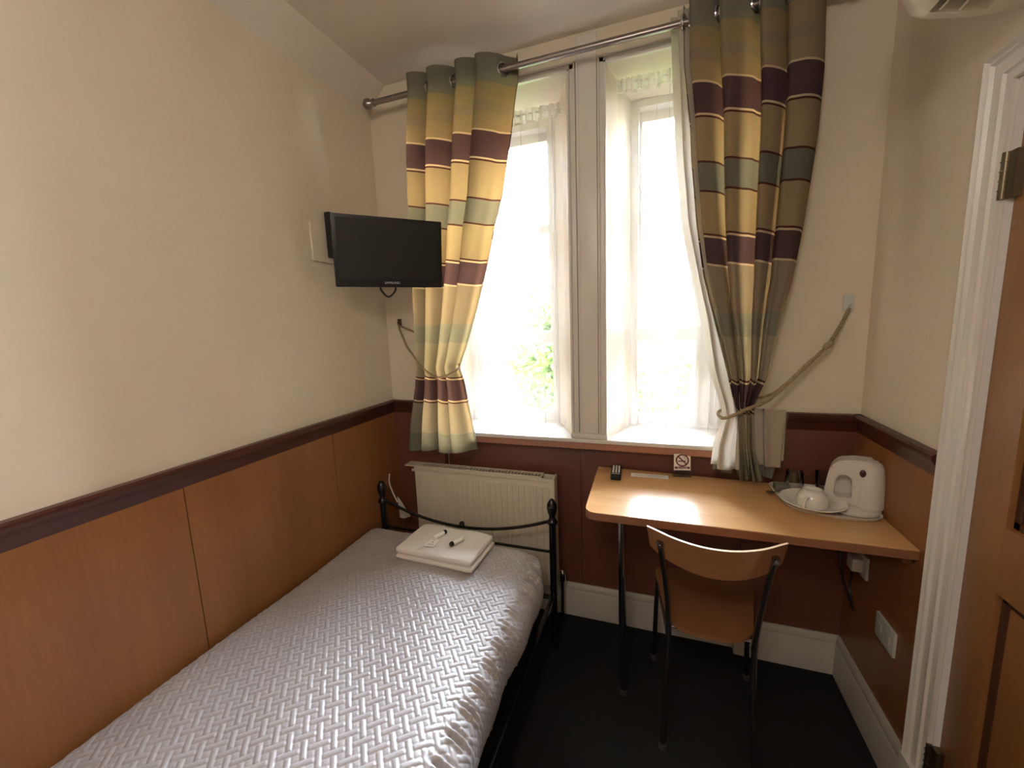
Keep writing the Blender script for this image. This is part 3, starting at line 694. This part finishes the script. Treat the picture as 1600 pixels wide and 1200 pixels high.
o = link('bedspread', me, M_quilt, None, ang=180); tag(o, 'grey quilted satin bedspread with woven relief spread over the bed', 'bedspread')

# towel: folded bath towel, two folds
tw = thing('towel', 'folded white bath towel lying at the foot of the bed', 'towel', (.5, 1.46, .512))
def rounded_slab(x0, x1, y0, y1, z0, z1, r, seed, nx=40, ny=26, sk=(0, 0)):
    rng = np.random.default_rng(seed); bm = B()
    bm.box(x0, x1, y0, y1, z0, z1)
    bmesh.ops.subdivide_edges(bm.bm, edges=bm.bm.edges[:], cuts=12, use_grid_fill=True)
    hx, hy, hz = (x1 - x0) / 2, (y1 - y0) / 2, (z1 - z0) / 2; c = Vector(((x0 + x1) / 2, (y0 + y1) / 2, (z0 + z1) / 2))
    for v in bm.bm.verts:
        p = v.co - c
        qx, qy, qz = [max(-h + r, min(h - r, q_)) for h, q_ in ((hx, p.x), (hy, p.y), (hz, p.z))]
        d_ = p - Vector((qx, qy, qz))
        if d_.length > r: d_ = d_.normalized() * r
        p = Vector((qx, qy, qz)) + d_
        w_ = .0025 * math.sin(p.x * 31 + seed) * math.sin(p.y * 37 + 2 * seed)
        p.z += w_ if p.z > 0 else 0
        p.x += p.y * sk[0]; p.y += p.x * sk[1]
        v.co = p + c
    return bm
TM = Matrix.Translation((.5, 1.455, 0)) @ Matrix.Rotation(-.04, 4, 'Z') @ Matrix.Translation((-.5, -1.455, 0))
rounded_slab(.325, .690, 1.345, 1.575, .513, .537, .011, 3).xf(TM).obj('lower_fold', M_towel, tw)
rounded_slab(.322, .682, 1.350, 1.580, .534, .564, .013, 5).xf(TM).obj('upper_fold', M_towel, tw)
B().box(.430, .432, 1.352, 1.578, .5635, .566).xf(TM).obj('crease', M_towel, tw)
M_tube = mat('toiletry_tube', (.86, .84, .80), .35)
def toiletry(label, x, y, ang, ln):
    t = thing('toiletry_bottle', label, 'toiletry', (x, y, .575), 'toiletries on the towel')
    MM = Matrix.Translation((x, y, .5755)) @ Matrix.Rotation(ang, 4, 'Z') @ Matrix.Rotation(PI / 2, 4, 'Y')
    B().lathe([(0, 0), (.0095, .001), (.010, .01), (.010, ln - .004), (.006, ln), (0, ln)], n=16, M=MM).obj('bottle', M_tube, t)
    B().lathe([(0, -.010), (.0090, -.010), (.0105, -.006), (.0105, .003), (0, .003)], n=16, M=MM).obj('cap', M_black, t)
toiletry('slim white toiletry bottle with black cap near the far edge of the towel', .476, 1.505, 4.35, .060)
toiletry('short white toiletry bottle whose round black cap faces the camera', .556, 1.428, 1.15, .060)
cd = thing('wrapped_soap_card', 'small white card with grey print lying on the towel', 'card', (.46, 1.43, .566))
cdm = Matrix.Translation((.462, 1.425, .5675)) @ Matrix.Rotation(.05, 4, 'Z')
B().box(-.022, .022, -.030, .030, 0, .0015).xf(cdm).obj('card', M_tube, cd, smooth=False)
B().box(-.016, .014, -.020, -.0175, .0016, .002).box(-.012, .016, -.013, -.011, .0016, .002).box(-.003, .004, .000, .006, .0016, .002).xf(cdm).obj('print', M_greyink, cd, smooth=False)
# pale straps behind the left post
st_ = B()
def ribbon(b, pts, w=.006, t=.0025):
    b.tube(smooth_path(pts, 6), w * .5, 6)
ribbon(st_, [(.022, 1.752, .715), (.016, 1.752, .668), (.030, 1.752, .620), (.058, 1.752, .560)], .008)
st_.prism([(.062, .595), (.075, .580), (.135, .490), (.095, .475), (.070, .475)], 'Y', 1.748, 1.751)
o = st_.obj('cable_strap', M_plastic); tag(o, 'pale flat strap standing behind the left bed post in the corner', 'strap')

# ------------------------------------------------------------------ desk
dk = thing('desk', 'light beech laminate desk top fixed to the right wall on chrome legs', 'desk', (1.6, 1.63, 0))
DT, DTH = .800, .030
def rounded_poly(pts, radii, n=6):
    out = []
    N = len(pts)
    for i in range(N):
        p = Vector((*pts[i], 0)); a = Vector((*pts[i - 1], 0)); b = Vector((*pts[(i + 1) % N], 0)); r = radii[i]
        if r == 0: out.append((p.x, p.y)); continue
        d1 = (a - p).normalized(); d2 = (b - p).normalized(); P1 = p + d1 * r; P2 = p + d2 * r
        for k in range(n + 1):
            t = k / n; q_ = P1 * (1 - t) ** 2 + p * 2 * t * (1 - t) + P2 * t * t; out.append((q_.x, q_.y))
    return out
outl = rounded_poly([(1.118, 1.408), (2.078, 1.408), (2.078, 1.852), (1.80, 1.852), (1.105, 1.890)], [.05, 0, 0, 0, .004], 8)
d = B(); d.prism(outl, 'Z', DT - .003, DT); d.obj('desk_top', M_desk, dk, ang=30)
cxm, cym = 1.6, 1.63
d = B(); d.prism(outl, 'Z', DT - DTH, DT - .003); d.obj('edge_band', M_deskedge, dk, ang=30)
for nm, (x, y) in (('leg', (1.245, 1.500)), ('leg', (1.225, 1.80))):
    B().tube([(x - .004, y, DT - DTH), (x, y, .35), (x + .006, y, .006)], .0125, 14).lathe([(0, 0), (.03, 0), (.03, -.004), (0, -.004)], c=(x - .004, y, DT - DTH), n=16).obj(nm, M_chrome, dk)
    B().lathe([(0, 0), (.017, 0), (.017, .012), (.0128, .020), (0, .020)], c=(x + .006, y, 0), n=14).obj('rubber_foot', M_dark, dk)
B().box(Wd - .034, Wd - .0095, 1.44, 1.84, DT - DTH - .03, DT - DTH, .002).obj('wall_batten', M_deskedge, dk)

# ------------------------------------------------------------------ chair
ch = thing('chair', 'bentwood chair with curved plywood back and dark tube legs tucked at the desk', 'chair', (1.54, 1.5, 0))
def curved_slab(xa, xb, zc_bot, zc_top, yend, ymid, th, lean, n=28):
    bm = bmesh.new(); N = n; K = 6
    def pt(t, s, off):
        x = xa + (xb - xa) * t; c = 1 - (2 * t - 1) ** 2
        zb = zc_bot + .018 * (1 - c) ; zt_ = zc_top
        if t < .06 or t > .94:
            e = 1 - min(t, 1 - t) / .06; zb += .008 * e; zt_ -= .004 * e
        z = zb + (zt_ - zb) * s
        y = yend + (ymid - yend) * c + off - lean * (z - zc_bot)
        return (x + (.5 - t) * .02 * (1 - s), y, z)
    F = [[bm.verts.new(pt(i / N, k / K, 0)) for k in range(K + 1)] for i in range(N + 1)]
    G = [[bm.verts.new(pt(i / N, k / K, th)) for k in range(K + 1)] for i in range(N + 1)]
    for i in range(N):
        for k in range(K):
            bm.faces.new((F[i][k], F[i + 1][k], F[i + 1][k + 1], F[i][k + 1])); bm.faces.new((G[i][k], G[i][k + 1], G[i + 1][k + 1], G[i + 1][k]))
        f = bm.faces.new((F[i][K], F[i + 1][K], G[i + 1][K], G[i][K])); f.material_index = 1
        f = bm.faces.new((F[i][0], G[i][0], G[i + 1][0], F[i + 1][0])); f.material_index = 1
    for k in range(K):
        for i in (0, N):
            f = bm.faces.new((F[i][k], F[i][k + 1], G[i][k + 1], G[i][k])); f.material_index = 1
    bmesh.ops.recalc_face_normals(bm, faces=bm.faces)
    b = B(); b.bm.free(); b.bm = bm; return b
curved_slab(1.336, 1.744, .700, .800, 1.372, 1.268, .010, .12).obj('backrest', [M_ply, M_plyedge], ch, ang=40)
# seat: rounded plywood with waterfall front edge
seat = B(); so = rounded_poly([(1.415, 1.352), (1.665, 1.352), (1.735, 1.72), (1.360, 1.72)], [.10, .10, .06, .06], 8)
seat.prism(so, 'Z', .428, .440)
seat.obj('seat', M_ply, ch, ang=30)
for s_, xs in ((-1, [1.378, 1.398, 1.408, 1.410, 1.404, 1.398]), (1, [1.702, 1.684, 1.672, 1.668, 1.670, 1.676])):
    zsl = [.765, .62, .50, .40, .22, .012]; ysl = [1.318, 1.338, 1.350, 1.352, 1.340, 1.318]
    pth = smooth_path([(x, y, z) for x, y, z in zip(xs, ysl, zsl)], 6)
    B().tube(pth, .0095, 12).lathe([(0, -.0115), (.008, -.010), (.0105, -.004), (.0105, .006), (0, .006)], c=pth[0], n=12, M=None).obj('rear_leg', M_darktube, ch)
    B().lathe([(0, 0), (.013, 0), (.013, .018), (.0097, .022), (0, .022)], c=(xs[-1], ysl[-1], 0), n=12).obj('rubber_foot', M_dark, ch)
    B().tube([(xs[0], ysl[0] - .012, .757), (xs[0], ysl[0] + .030, .757)], .007, 10).obj('bolt', M_chrome, ch)
    xf = 1.385 if s_ < 0 else 1.705
    B().tube(smooth_path([(xs[3], 1.36, .415), (xf + .0 * s_, 1.60, .417), (xf, 1.675, .405), (xf + s_ * .01, 1.700, .36), (xf + s_ * .02, 1.715, .012)], 6), .0095, 12).obj('front_leg', M_darktube, ch)
    B().lathe([(0, 0), (.013, 0), (.013, .018), (.0097, .022), (0, .022)], c=(xf + s_ * .02, 1.715, 0), n=12).obj('rubber_foot', M_dark, ch)
for ya, xa, xb in ((1.400, 1.410, 1.668), (1.62, 1.390, 1.700)): B().tube([(xa, ya, .417), (xb, ya, .417)], .008, 10).obj('cross_bar', M_darktube, ch)

# ------------------------------------------------------------------ things on the desk
rm = thing('remote_control', 'black remote control with pale buttons at the left end of the desk', 'remote control', (1.195, 1.81, DT))
RM = Matrix.Translation((1.195, 1.805, DT)) @ Matrix.Rotation(.06, 4, 'Z')
B().box(-.022, .022, -.075, .075, .0005, .020, .006).xf(RM).obj('handset', M_blackplastic, rm)
bt = B()
for i in range(3):
    for k in range(7): bt.box(-.016 + i * .0125, -.0085 + i * .0125, -.030 + k * .0135, -.023 + k * .0135, .0195, .0225, .001)
bt.xf(RM).obj('buttons', M_paper, rm)['kind'] = 'stuff'
B().box(-.018, .018, -.046, -.042, .0195, .0208).xf(RM).obj('pale_line', M_logo, rm)
nt_ = thing('paper_notice', 'narrow white printed strip of paper lying on the desk', 'paper', (1.335, 1.81, DT))
NM = Matrix.Translation((1.336, 1.818, DT + .0006)) @ Matrix.Rotation(.02, 4, 'Z')
B().box(-.078, .078, -.022, .022, 0, .0008).xf(NM).obj('sheet', M_paper, nt_, smooth=False)
pl = B()
for k, (a, b) in enumerate(((-.062, .062), (-.066, .064), (-.060, .052))): pl.box(a, b, .010 - k * .010, .0115 - k * .010, .00085, .0011)
pl.xf(NM).obj('printed_lines', M_greyink, nt_, smooth=False)
# no smoking sign
sg = thing('no_smoking_sign', 'upright clear acrylic stand holding a small no smoking sign', 'sign', (1.46, 1.85, DT))
SM = Matrix.Translation((1.470, 1.838, DT)) @ Matrix.Rotation(.18, 4, 'Z') @ Matrix.Rotation(-.10, 4, 'X') @ Matrix.Scale(1.0, 4)
B().box(-.037, .037, 0, .003, .001, .104, .0008).box(-.037, .037, 0, .030, .001, .0035, .0008).xf(SM).obj('acrylic_stand', M_tumbler, sg)
B().box(-.034, .034, -.0012, -.0002, .030, .102).xf(SM).obj('sign_card', M_paper, sg, smooth=False)
ringp = [(.0245 * math.cos(a), -.002, .0745 + .0245 * math.sin(a)) for a in np.linspace(0, 2 * PI, 40, endpoint=False)]
nsr = B().tube(ringp, .0030, 6, closed=True)
nsr.box(-.0245, .0245, -.0045, -.0018, -.0026, .0026, M=Matrix.Translation((0, 0, .0745)) @ Matrix.Rotation(PI / 4, 4, 'Y'))
nsr.xf(SM).obj('prohibition_ring', M_red, sg)
cg = B().box(-.018, .014, -.0030, -.0014, .0690, .0730).tube(smooth_path([(.012, -.002, .0765), (.016, -.002, .081), (.008, -.002, .085), (.012, -.002, .090), (.005, -.002, .092)], 5), .0007, 5)
cg.xf(SM).obj('cigarette', M_ink, sg)
B().box(-.031, .031, -.0022, -.0012, .0375, .0465).xf(SM).obj('red_band', M_red, sg, smooth=False)
text_obj('No smoking', .0085, SM @ Matrix.Translation((0, -.0026, .042)) @ Matrix.Rotation(PI / 2, 4, 'X'), M_paper, 'lettering', sg, ext=.0002)
B().box(-.031, .031, -.0022, -.0012, .018, .031).xf(SM).obj('black_band', M_ink, sg, smooth=False)

# hospitality tray
tr = thing('tray', 'pale melamine tray carrying the kettle and cup', 'tray', (1.93, 1.68, DT))
tro = rounded_poly([(1.80, 1.585), (1.985, 1.555), (2.075, 1.575), (2.075, 1.845), (1.785, 1.845)], [.09, .05, .05, .03, .05], 8)
ctr = Vector((1.93, 1.70, 0))
tin = [((x - ctr.x) * .955 + ctr.x, (y - ctr.y) * .95 + ctr.y) for x, y in tro]
bb = B(); bm = bb.bm
r0 = [bm.verts.new((x, y, DT + .001)) for x, y in tin]; r1 = [bm.verts.new((x, y, DT + .012)) for x, y in tro]; r2 = [bm.verts.new((x * .985 + ctr.x * .015, y * .985 + ctr.y * .015, DT + .0125)) for x, y in tro]
r3 = [bm.verts.new((x * .985 + ctr.x * .015, y * .985 + ctr.y * .015, DT + .004)) for x, y in tin]
N = len(tro)
for A, Bq in ((r0, r1), (r1, r2), (r2, r3)):
    for k in range(N): bm.faces.new((A[k], A[(k + 1) % N], Bq[(k + 1) % N], Bq[k]))
bm.faces.new(r3); bm.faces.new(r0[::-1]); bmesh.ops.recalc_face_normals(bm, faces=bm.faces)
bb.obj('tray_body', M_plastic, tr)
# saucer + upturned cup
SC = (1.884, 1.640)
o = B().lathe([(0, .002), (.045, .002), (.075, .012), (.098, .026), (.100, .0275), (.097, .029), (.074, .017), (.045, .007), (0, .007)], c=(*SC, DT + .004), n=40).obj('saucer', M_ceramic)
tag(o, 'white ceramic saucer under the upturned cup', 'saucer')
cp = thing('cup', 'white ceramic cup upside down on its saucer', 'cup', (*SC, DT + .012))
zc0 = DT + .0115
B().lathe([(.044, 0), (.047, .002), (.048, .012), (.047, .026), (.043, .040), (.034, .050), (.031, .052), (.0305, .059), (.0265, .059), (.0255, .048), (0, .047)], c=(*SC, zc0), n=36).obj('bowl', M_ceramic, cp)
hd = smooth_path([(-.045, -.006, .012), (-.062, -.022, .010), (-.066, -.026, .024), (-.055, -.018, .038), (-.036, -.008, .040)], 6)
B().tube([(SC[0] + .62 * p.x - .0 , SC[1] + p.y * 1.1 - .028, zc0 + p.z) for p in hd], .0045, 8).obj('handle', M_ceramic, cp)
# tumblers
def tumbler(label, x, y, inv=False):
    t = B().lathe([(0, .0), (.026, 0), (.028, .004), (.033, .075), (.0315, .075), (.0265, .006), (0, .006)] if not inv else [(.033, 0), (.028, .071), (.026, .075), (0, .075), (0, .069), (.0265, .068), (.0315, 0)], c=(x, y, DT + .0045), n=28)
    o = t.obj('drinking_glass', M_tumbler); tag(o, label, 'glass', 'tumblers on the tray'); return o
tumbler('upturned clear glass tumbler on the tray just right of the curtain', 1.872, 1.800, True)
tumbler('clear glass tumbler tucked behind the white kettle', 1.972, 1.800)
# sachets
scol = [mat('sachet_brown', (.16, .10, .06), .5), mat('sachet_white', (.6, .58, .52), .5), mat('sachet_green', (.10, .16, .09), .5)]
slabel = ['brown coffee sachet leaning behind the cup', 'white sugar sachet lying behind the cup', 'green tea sachet leaning behind the cup']
for k, (x, y, a) in enumerate(((1.915, 1.775, .5), (1.905, 1.745, 1.3), (1.940, 1.752, -.3))):
    o = B().box(-.030, .030, -.020, .020, 0, .004, .0018).xf(Matrix.Translation((x, y, DT + .010 + k * .006)) @ Matrix.Rotation(a, 4, 'Z') @ Matrix.Rotation(.14, 4, 'X')).obj('sachet', scol[k]); tag(o, slabel[k], 'sachet')
o = B().box(1.800, 1.850, 1.760, 1.800, DT + .0045, DT + .030, .003).obj('sachet_box', mat('box_grey', (.16, .15, .12), .6)); tag(o, 'small dark grey box at the left end of the tray by the curtain', 'box')
o = B().tube([(1.775, 1.722, DT + .013), (1.865, 1.760, DT + .018)], .0022, 8).lathe([(0, -.002), (.008, -.0015), (.012, 0), (.008, .001), (0, .0005)], c=(1.775, 1.722, DT + .0145), n=14, sx=1.3).obj('teaspoon', M_chrome); tag(o, 'steel teaspoon lying across the tray rim', 'spoon')
# kettle
KC = Vector((2.018, 1.668, DT + .0045)); vv = Vector((.36, .933, 0)).normalized(); lf = Vector((-vv.y, vv.x, 0))
kt = thing('kettle', 'small white plastic electric kettle at the right end of the tray', 'kettle', KC)
B().lathe([(0, 0), (.070, 0), (.078, .004), (.078, .012), (.070, .017), (0, .018)], c=(KC.x - .012, KC.y - .01, KC.z), n=36).obj('power_base', M_plastic, kt)
kz = KC.z + .017; kb = KC + lf * -.034
B().lathe([(0, 0), (.044, 0), (.046, .008), (.044, .06), (.040, .110), (.035, .138), (.028, .152), (.016, .160), (0, .162)], c=(kb.x, kb.y, kz), n=36).obj('body', M_plastic, kt)
outer = [(-.005, .0), (.112, .0), (.122, .010), (.119, .05), (.113, .100), (.104, .132), (.086, .153), (.045, .163), (-.005, .164)]
inner = [(.044, .026), (.082, .022), (.094, .028), (.093, .060), (.089, .088), (.078, .104), (.060, .106), (.047, .094), (.044, .060)]
bb = B(); bm = bb.bm
def kp(u, z, w): p = kb + lf * u - vv * w; return (p.x, p.y, kz + z)
th0, th1 = -.034, .036
oa = [bm.verts.new(kp(u, z, th1)) for u, z in outer]; ob = [bm.verts.new(kp(u, z, th0)) for u, z in outer]
# offset front edge inward for a soft rim
ia = [bm.verts.new(kp(u, z, th1)) for u, z in inner]; ib = [bm.verts.new(kp(u, z, th0)) for u, z in inner]
no = len(outer); ni = len(inner)
for k in range(no): bm.faces.new((oa[k], oa[(k + 1) % no], ob[(k + 1) % no], ob[k]))
for k in range(ni): bm.faces.new((ia[k], ib[k], ib[(k + 1) % ni], ia[(k + 1) % ni]))
for o_, i_ in ((oa, ia), (ob, ib)):
    for k in range(ni): bm.faces.new((o_[k], o_[(k + 1) % no], i_[(k + 1) % ni], i_[k]))
bmesh.ops.recalc_face_normals(bm, faces=bm.faces)
bmesh.ops.bevel(bm, geom=[e for e in bm.edges], offset=.004, segments=2, affect='EDGES', clamp_overlap=True)
bb.obj('handle', M_plastic, kt, ang=50)
rb_ = B(); q0 = [kp(u, z, -.026) for u, z in inner]; q1 = [kp(u, z, -.018) for u, z in inner]; v0 = [rb_.bm.verts.new(c) for c in q0]; v1 = [rb_.bm.verts.new(c) for c in q1]
rb_.bm.faces.new(v0); rb_.bm.faces.new(v1[::-1])
for k in range(ni): rb_.bm.faces.new((v0[k], v0[(k + 1) % ni], v1[(k + 1) % ni], v1[k]))
rb_.obj('handle_recess', M_plastic, kt)
p = kb + lf * .020 - vv * .0375
B().lathe([(0, .004), (.008, .003), (.011, 0)], n=16, sx=.8, sy=1.2, M=Matrix.Translation((p.x, p.y, kz + .122)) @ Vector((-vv)).to_track_quat('Z', 'Y').to_matrix().to_4x4()).obj('switch_button', mat('kettle_switch', (.05, .008, .008), .4), kt)
B().lathe([(0, .013), (.018, .010), (.024, 0), (0, 0)], c=(kb.x, kb.y, kz + .150), n=28).obj('lid', M_plastic, kt)

# sockets on the right wall
so_ = thing('wall_socket', 'double white wall socket low on the right wall', 'socket', (Wd - .009, 1.53, .44))
B().box(Wd - .018, Wd - .009, 1.470, 1.585, .398, .482, .003).obj('face_plate', M_plate, so_)
for y in (1.502, 1.553): B().box(Wd - .0195, Wd - .0178, y - .010, y + .010, .425, .455, .001).obj('outlet', M_plate, so_)
pg = thing('wall_socket', 'white wall socket with a plugged-in lead under the desk', 'socket', (Wd - .009, 1.72, .57))
B().box(Wd - .018, Wd - .009, 1.675, 1.760, .53, .615, .003).obj('face_plate', M_plate, pg)
B().box(Wd - .052, Wd - .018, 1.695, 1.745, .548, .598, .006).obj('plug', M_plastic, pg)
B().tube(smooth_path([(Wd - .04, 1.72, .548), (Wd - .045, 1.715, .47), (Wd - .05, 1.66, .42), (Wd - .05, 1.78, .50), (Wd - .045, 1.82, .62), (Wd - .04, 1.835, .765)], 8), .0035, 8).obj('cord', M_blackplastic, pg)

# ------------------------------------------------------------------ air conditioner above the door
ac = thing('air_conditioner', 'cream wall-mounted air conditioner with slatted outlet above the door', 'air conditioner', (Wd, .9, 2.12))
ay0, ay1 = .46, 1.30
sec = [(Wd, 2.112), (Wd - .085, 2.116), (Wd - .165, 2.132), (Wd - .194, 2.146), (Wd - .218, 2.185), (Wd - .226, 2.26), (Wd - .212, 2.37), (Wd - .19, 2.385), (Wd, 2.385)]
# body shell with the outlet slot left open: end caps + strips
a = B()
a.prism(sec, 'Y', ay1 - .022, ay1); a.prism(sec, 'Y', ay0, ay0 + .022)
a.prism([(Wd, 2.112), (Wd - .072, 2.116), (Wd - .072, 2.15), (Wd, 2.15)], 'Y', ay0, ay1)
a.prism([(Wd - .172, 2.134), (Wd - .194, 2.146), (Wd - .218, 2.185), (Wd - .226, 2.26), (Wd - .212, 2.37), (Wd - .19, 2.385), (Wd, 2.385), (Wd, 2.19), (Wd - .172, 2.19)], 'Y', ay0, ay1)
a.obj('casing', M_acw, ac)
B().box(Wd - .172, Wd - .070, ay0 + .02, ay1 - .02, 2.172, 2.192).obj('outlet_recess', M_ink, ac, smooth=False)
for k in range(2):
    xx = Wd - .140 + k * .034
    B().box(-.002, .002, ay0 + .022, ay1 - .022, -.020, .020, .0008, M=Matrix.Translation((xx, 0, 2.148 - k * .008)) @ Matrix.Rotation(.75, 4, 'Y')).obj('louvre', M_acw, ac)

# ------------------------------------------------------------------ outside
gm = mat('outdoor_grass', (0.12, 0.20, 0.05), .9, noise=.4, nscale=1.5)
o = B().box(-60, 60, 2.6, 120, -9.1, -9.0).obj('ground', gm, smooth=False); struct(o, 'garden ground outside')
M_brick = mat('red_brick', (0.20, 0.03, 0.026), .9, noise=.15, nscale=3)
M_stone = mat('white_stucco', (0.62, 0.60, 0.56), .8)
M_pane = mat('far_pane', (0.05, 0.06, 0.08), .1)
FY = 33.0
bl = thing('apartment_building', 'red brick mansion block with white window surrounds across the gardens', 'building', (-5, FY, -9))
B().box(-42, 22, FY, FY + 8, -9, 10.6).obj('brick_wall', M_brick, bl, smooth=False)
B().box(-42, 22, FY - .5, FY + 8, 10.6, 11.3).obj('cornice', M_stone, bl, smooth=False)
B().prism([(FY - .2, 11.3), (FY + 4, 14.0), (FY + 8, 11.3)], 'X', -42, 22).obj('roof', mat('slate', (.16, .17, .19), .7), bl, smooth=False)
def fwin():
    b = B().box(-1.1, 1.1, -.14, .0, -1.25, 1.25).obj('window_surround', M_stone, bl, smooth=False)
    return b
proto_me = None; pane_me = None
rows = [8.9, 5.7, 2.5, -.7, -3.9, -7.0]
for r_ in rows:
    for c_ in range(19):
        x = -39 + c_ * 3.15
        if proto_me is None:
            f = B().box(-1.0, 1.0, -.16, 0, -1.2, 1.2).obj('window_surround', M_stone, None, smooth=False); proto_me = f.data
            f.parent = bl; f.location = (x, FY, r_); f.matrix_parent_inverse = Matrix.Translation(-Vector(bl.location))
            pb = B()
            for (a_, b_) in ((-.62, -.04), (.04, .62)):
                for (c0, c1) in ((-.85, -.03), (.03, .85)): pb.box(a_, b_, -.20, -.15, c0, c1)
            g_ = pb.obj('pane', M_pane, None, smooth=False); pane_me = g_.data
        else:
            f = bpy.data.objects.new('window_surround', proto_me); C.objects.link(f); f.parent = bl; f.location = (x, FY, r_); f.matrix_parent_inverse = Matrix.Translation(-Vector(bl.location))
            g_ = bpy.data.objects.new('pane', pane_me); C.objects.link(g_)
        g_.parent = f; g_.location = (0, 0, 0)
# trees
M_leaf, t_, d_, tl_ = cloth_translucent('leaf', (0.06, 0.12, 0.025), .25)
M_bark = mat('bark', (.12, .09, .06), .9)
def tree(label, x, y, zbase, zc, rx, rz, n, seed, ls=.16):
    rng = np.random.default_rng(seed)
    t = thing('tree', label, 'tree', (x, y, zbase), 'trees in the garden')
    B().tube([(x, y, zbase), (x + .1, y, zc - rz * .5), (x, y, zc)], [.22, .16, .08], 8).obj('trunk', M_bark, t)
    # clustered crown
    cl = rng.normal(size=(26, 3)); cl /= np.linalg.norm(cl, axis=1, keepdims=True); cl *= rng.uniform(.3, .85, (26, 1)) * np.array([rx, rx, rz])
    cid = rng.integers(0, 26, n); d = rng.normal(size=(n, 3)); d /= np.linalg.norm(d, axis=1, keepdims=True)
    p = cl[cid] + d * (rng.uniform(.5, 1, (n, 1)) ** .5) * np.array([rx, rx, rz]) * .38 + np.array([x, y, zc])
    a = rng.normal(size=(n, 3)); a /= np.linalg.norm(a, axis=1, keepdims=True); b = np.cross(a, rng.normal(size=(n, 3))); b /= np.linalg.norm(b, axis=1, keepdims=True)
    s = rng.uniform(.6, 1.2, (n, 1)) * ls
    V = np.stack([p - a * s, p - b * s * .5, p + a * s, p + b * s * .5], 1).reshape(-1, 3)
    me = bpy.data.meshes.new('crown'); me.from_pydata(V.tolist(), [], np.arange(n * 4).reshape(-1, 4).tolist())
    o = link('crown', me, M_leaf, t, smooth=False); o['kind'] = 'stuff'
tree('leafy green tree below the right window, its top level with the sash', 1.65, 9.5, -9, -1.5, 2.7, 2.7, 9000, 1, .14)
tree('leafy green tree rising highest behind the left window', -2.6, 15.5, -9, -.6, 2.2, 4.2, 5200, 2, .2)
tree('leafy green tree low in the left window beside the striped curtain', -4.2, 10.5, -9, -2.6, 2.4, 2.4, 4200, 3)
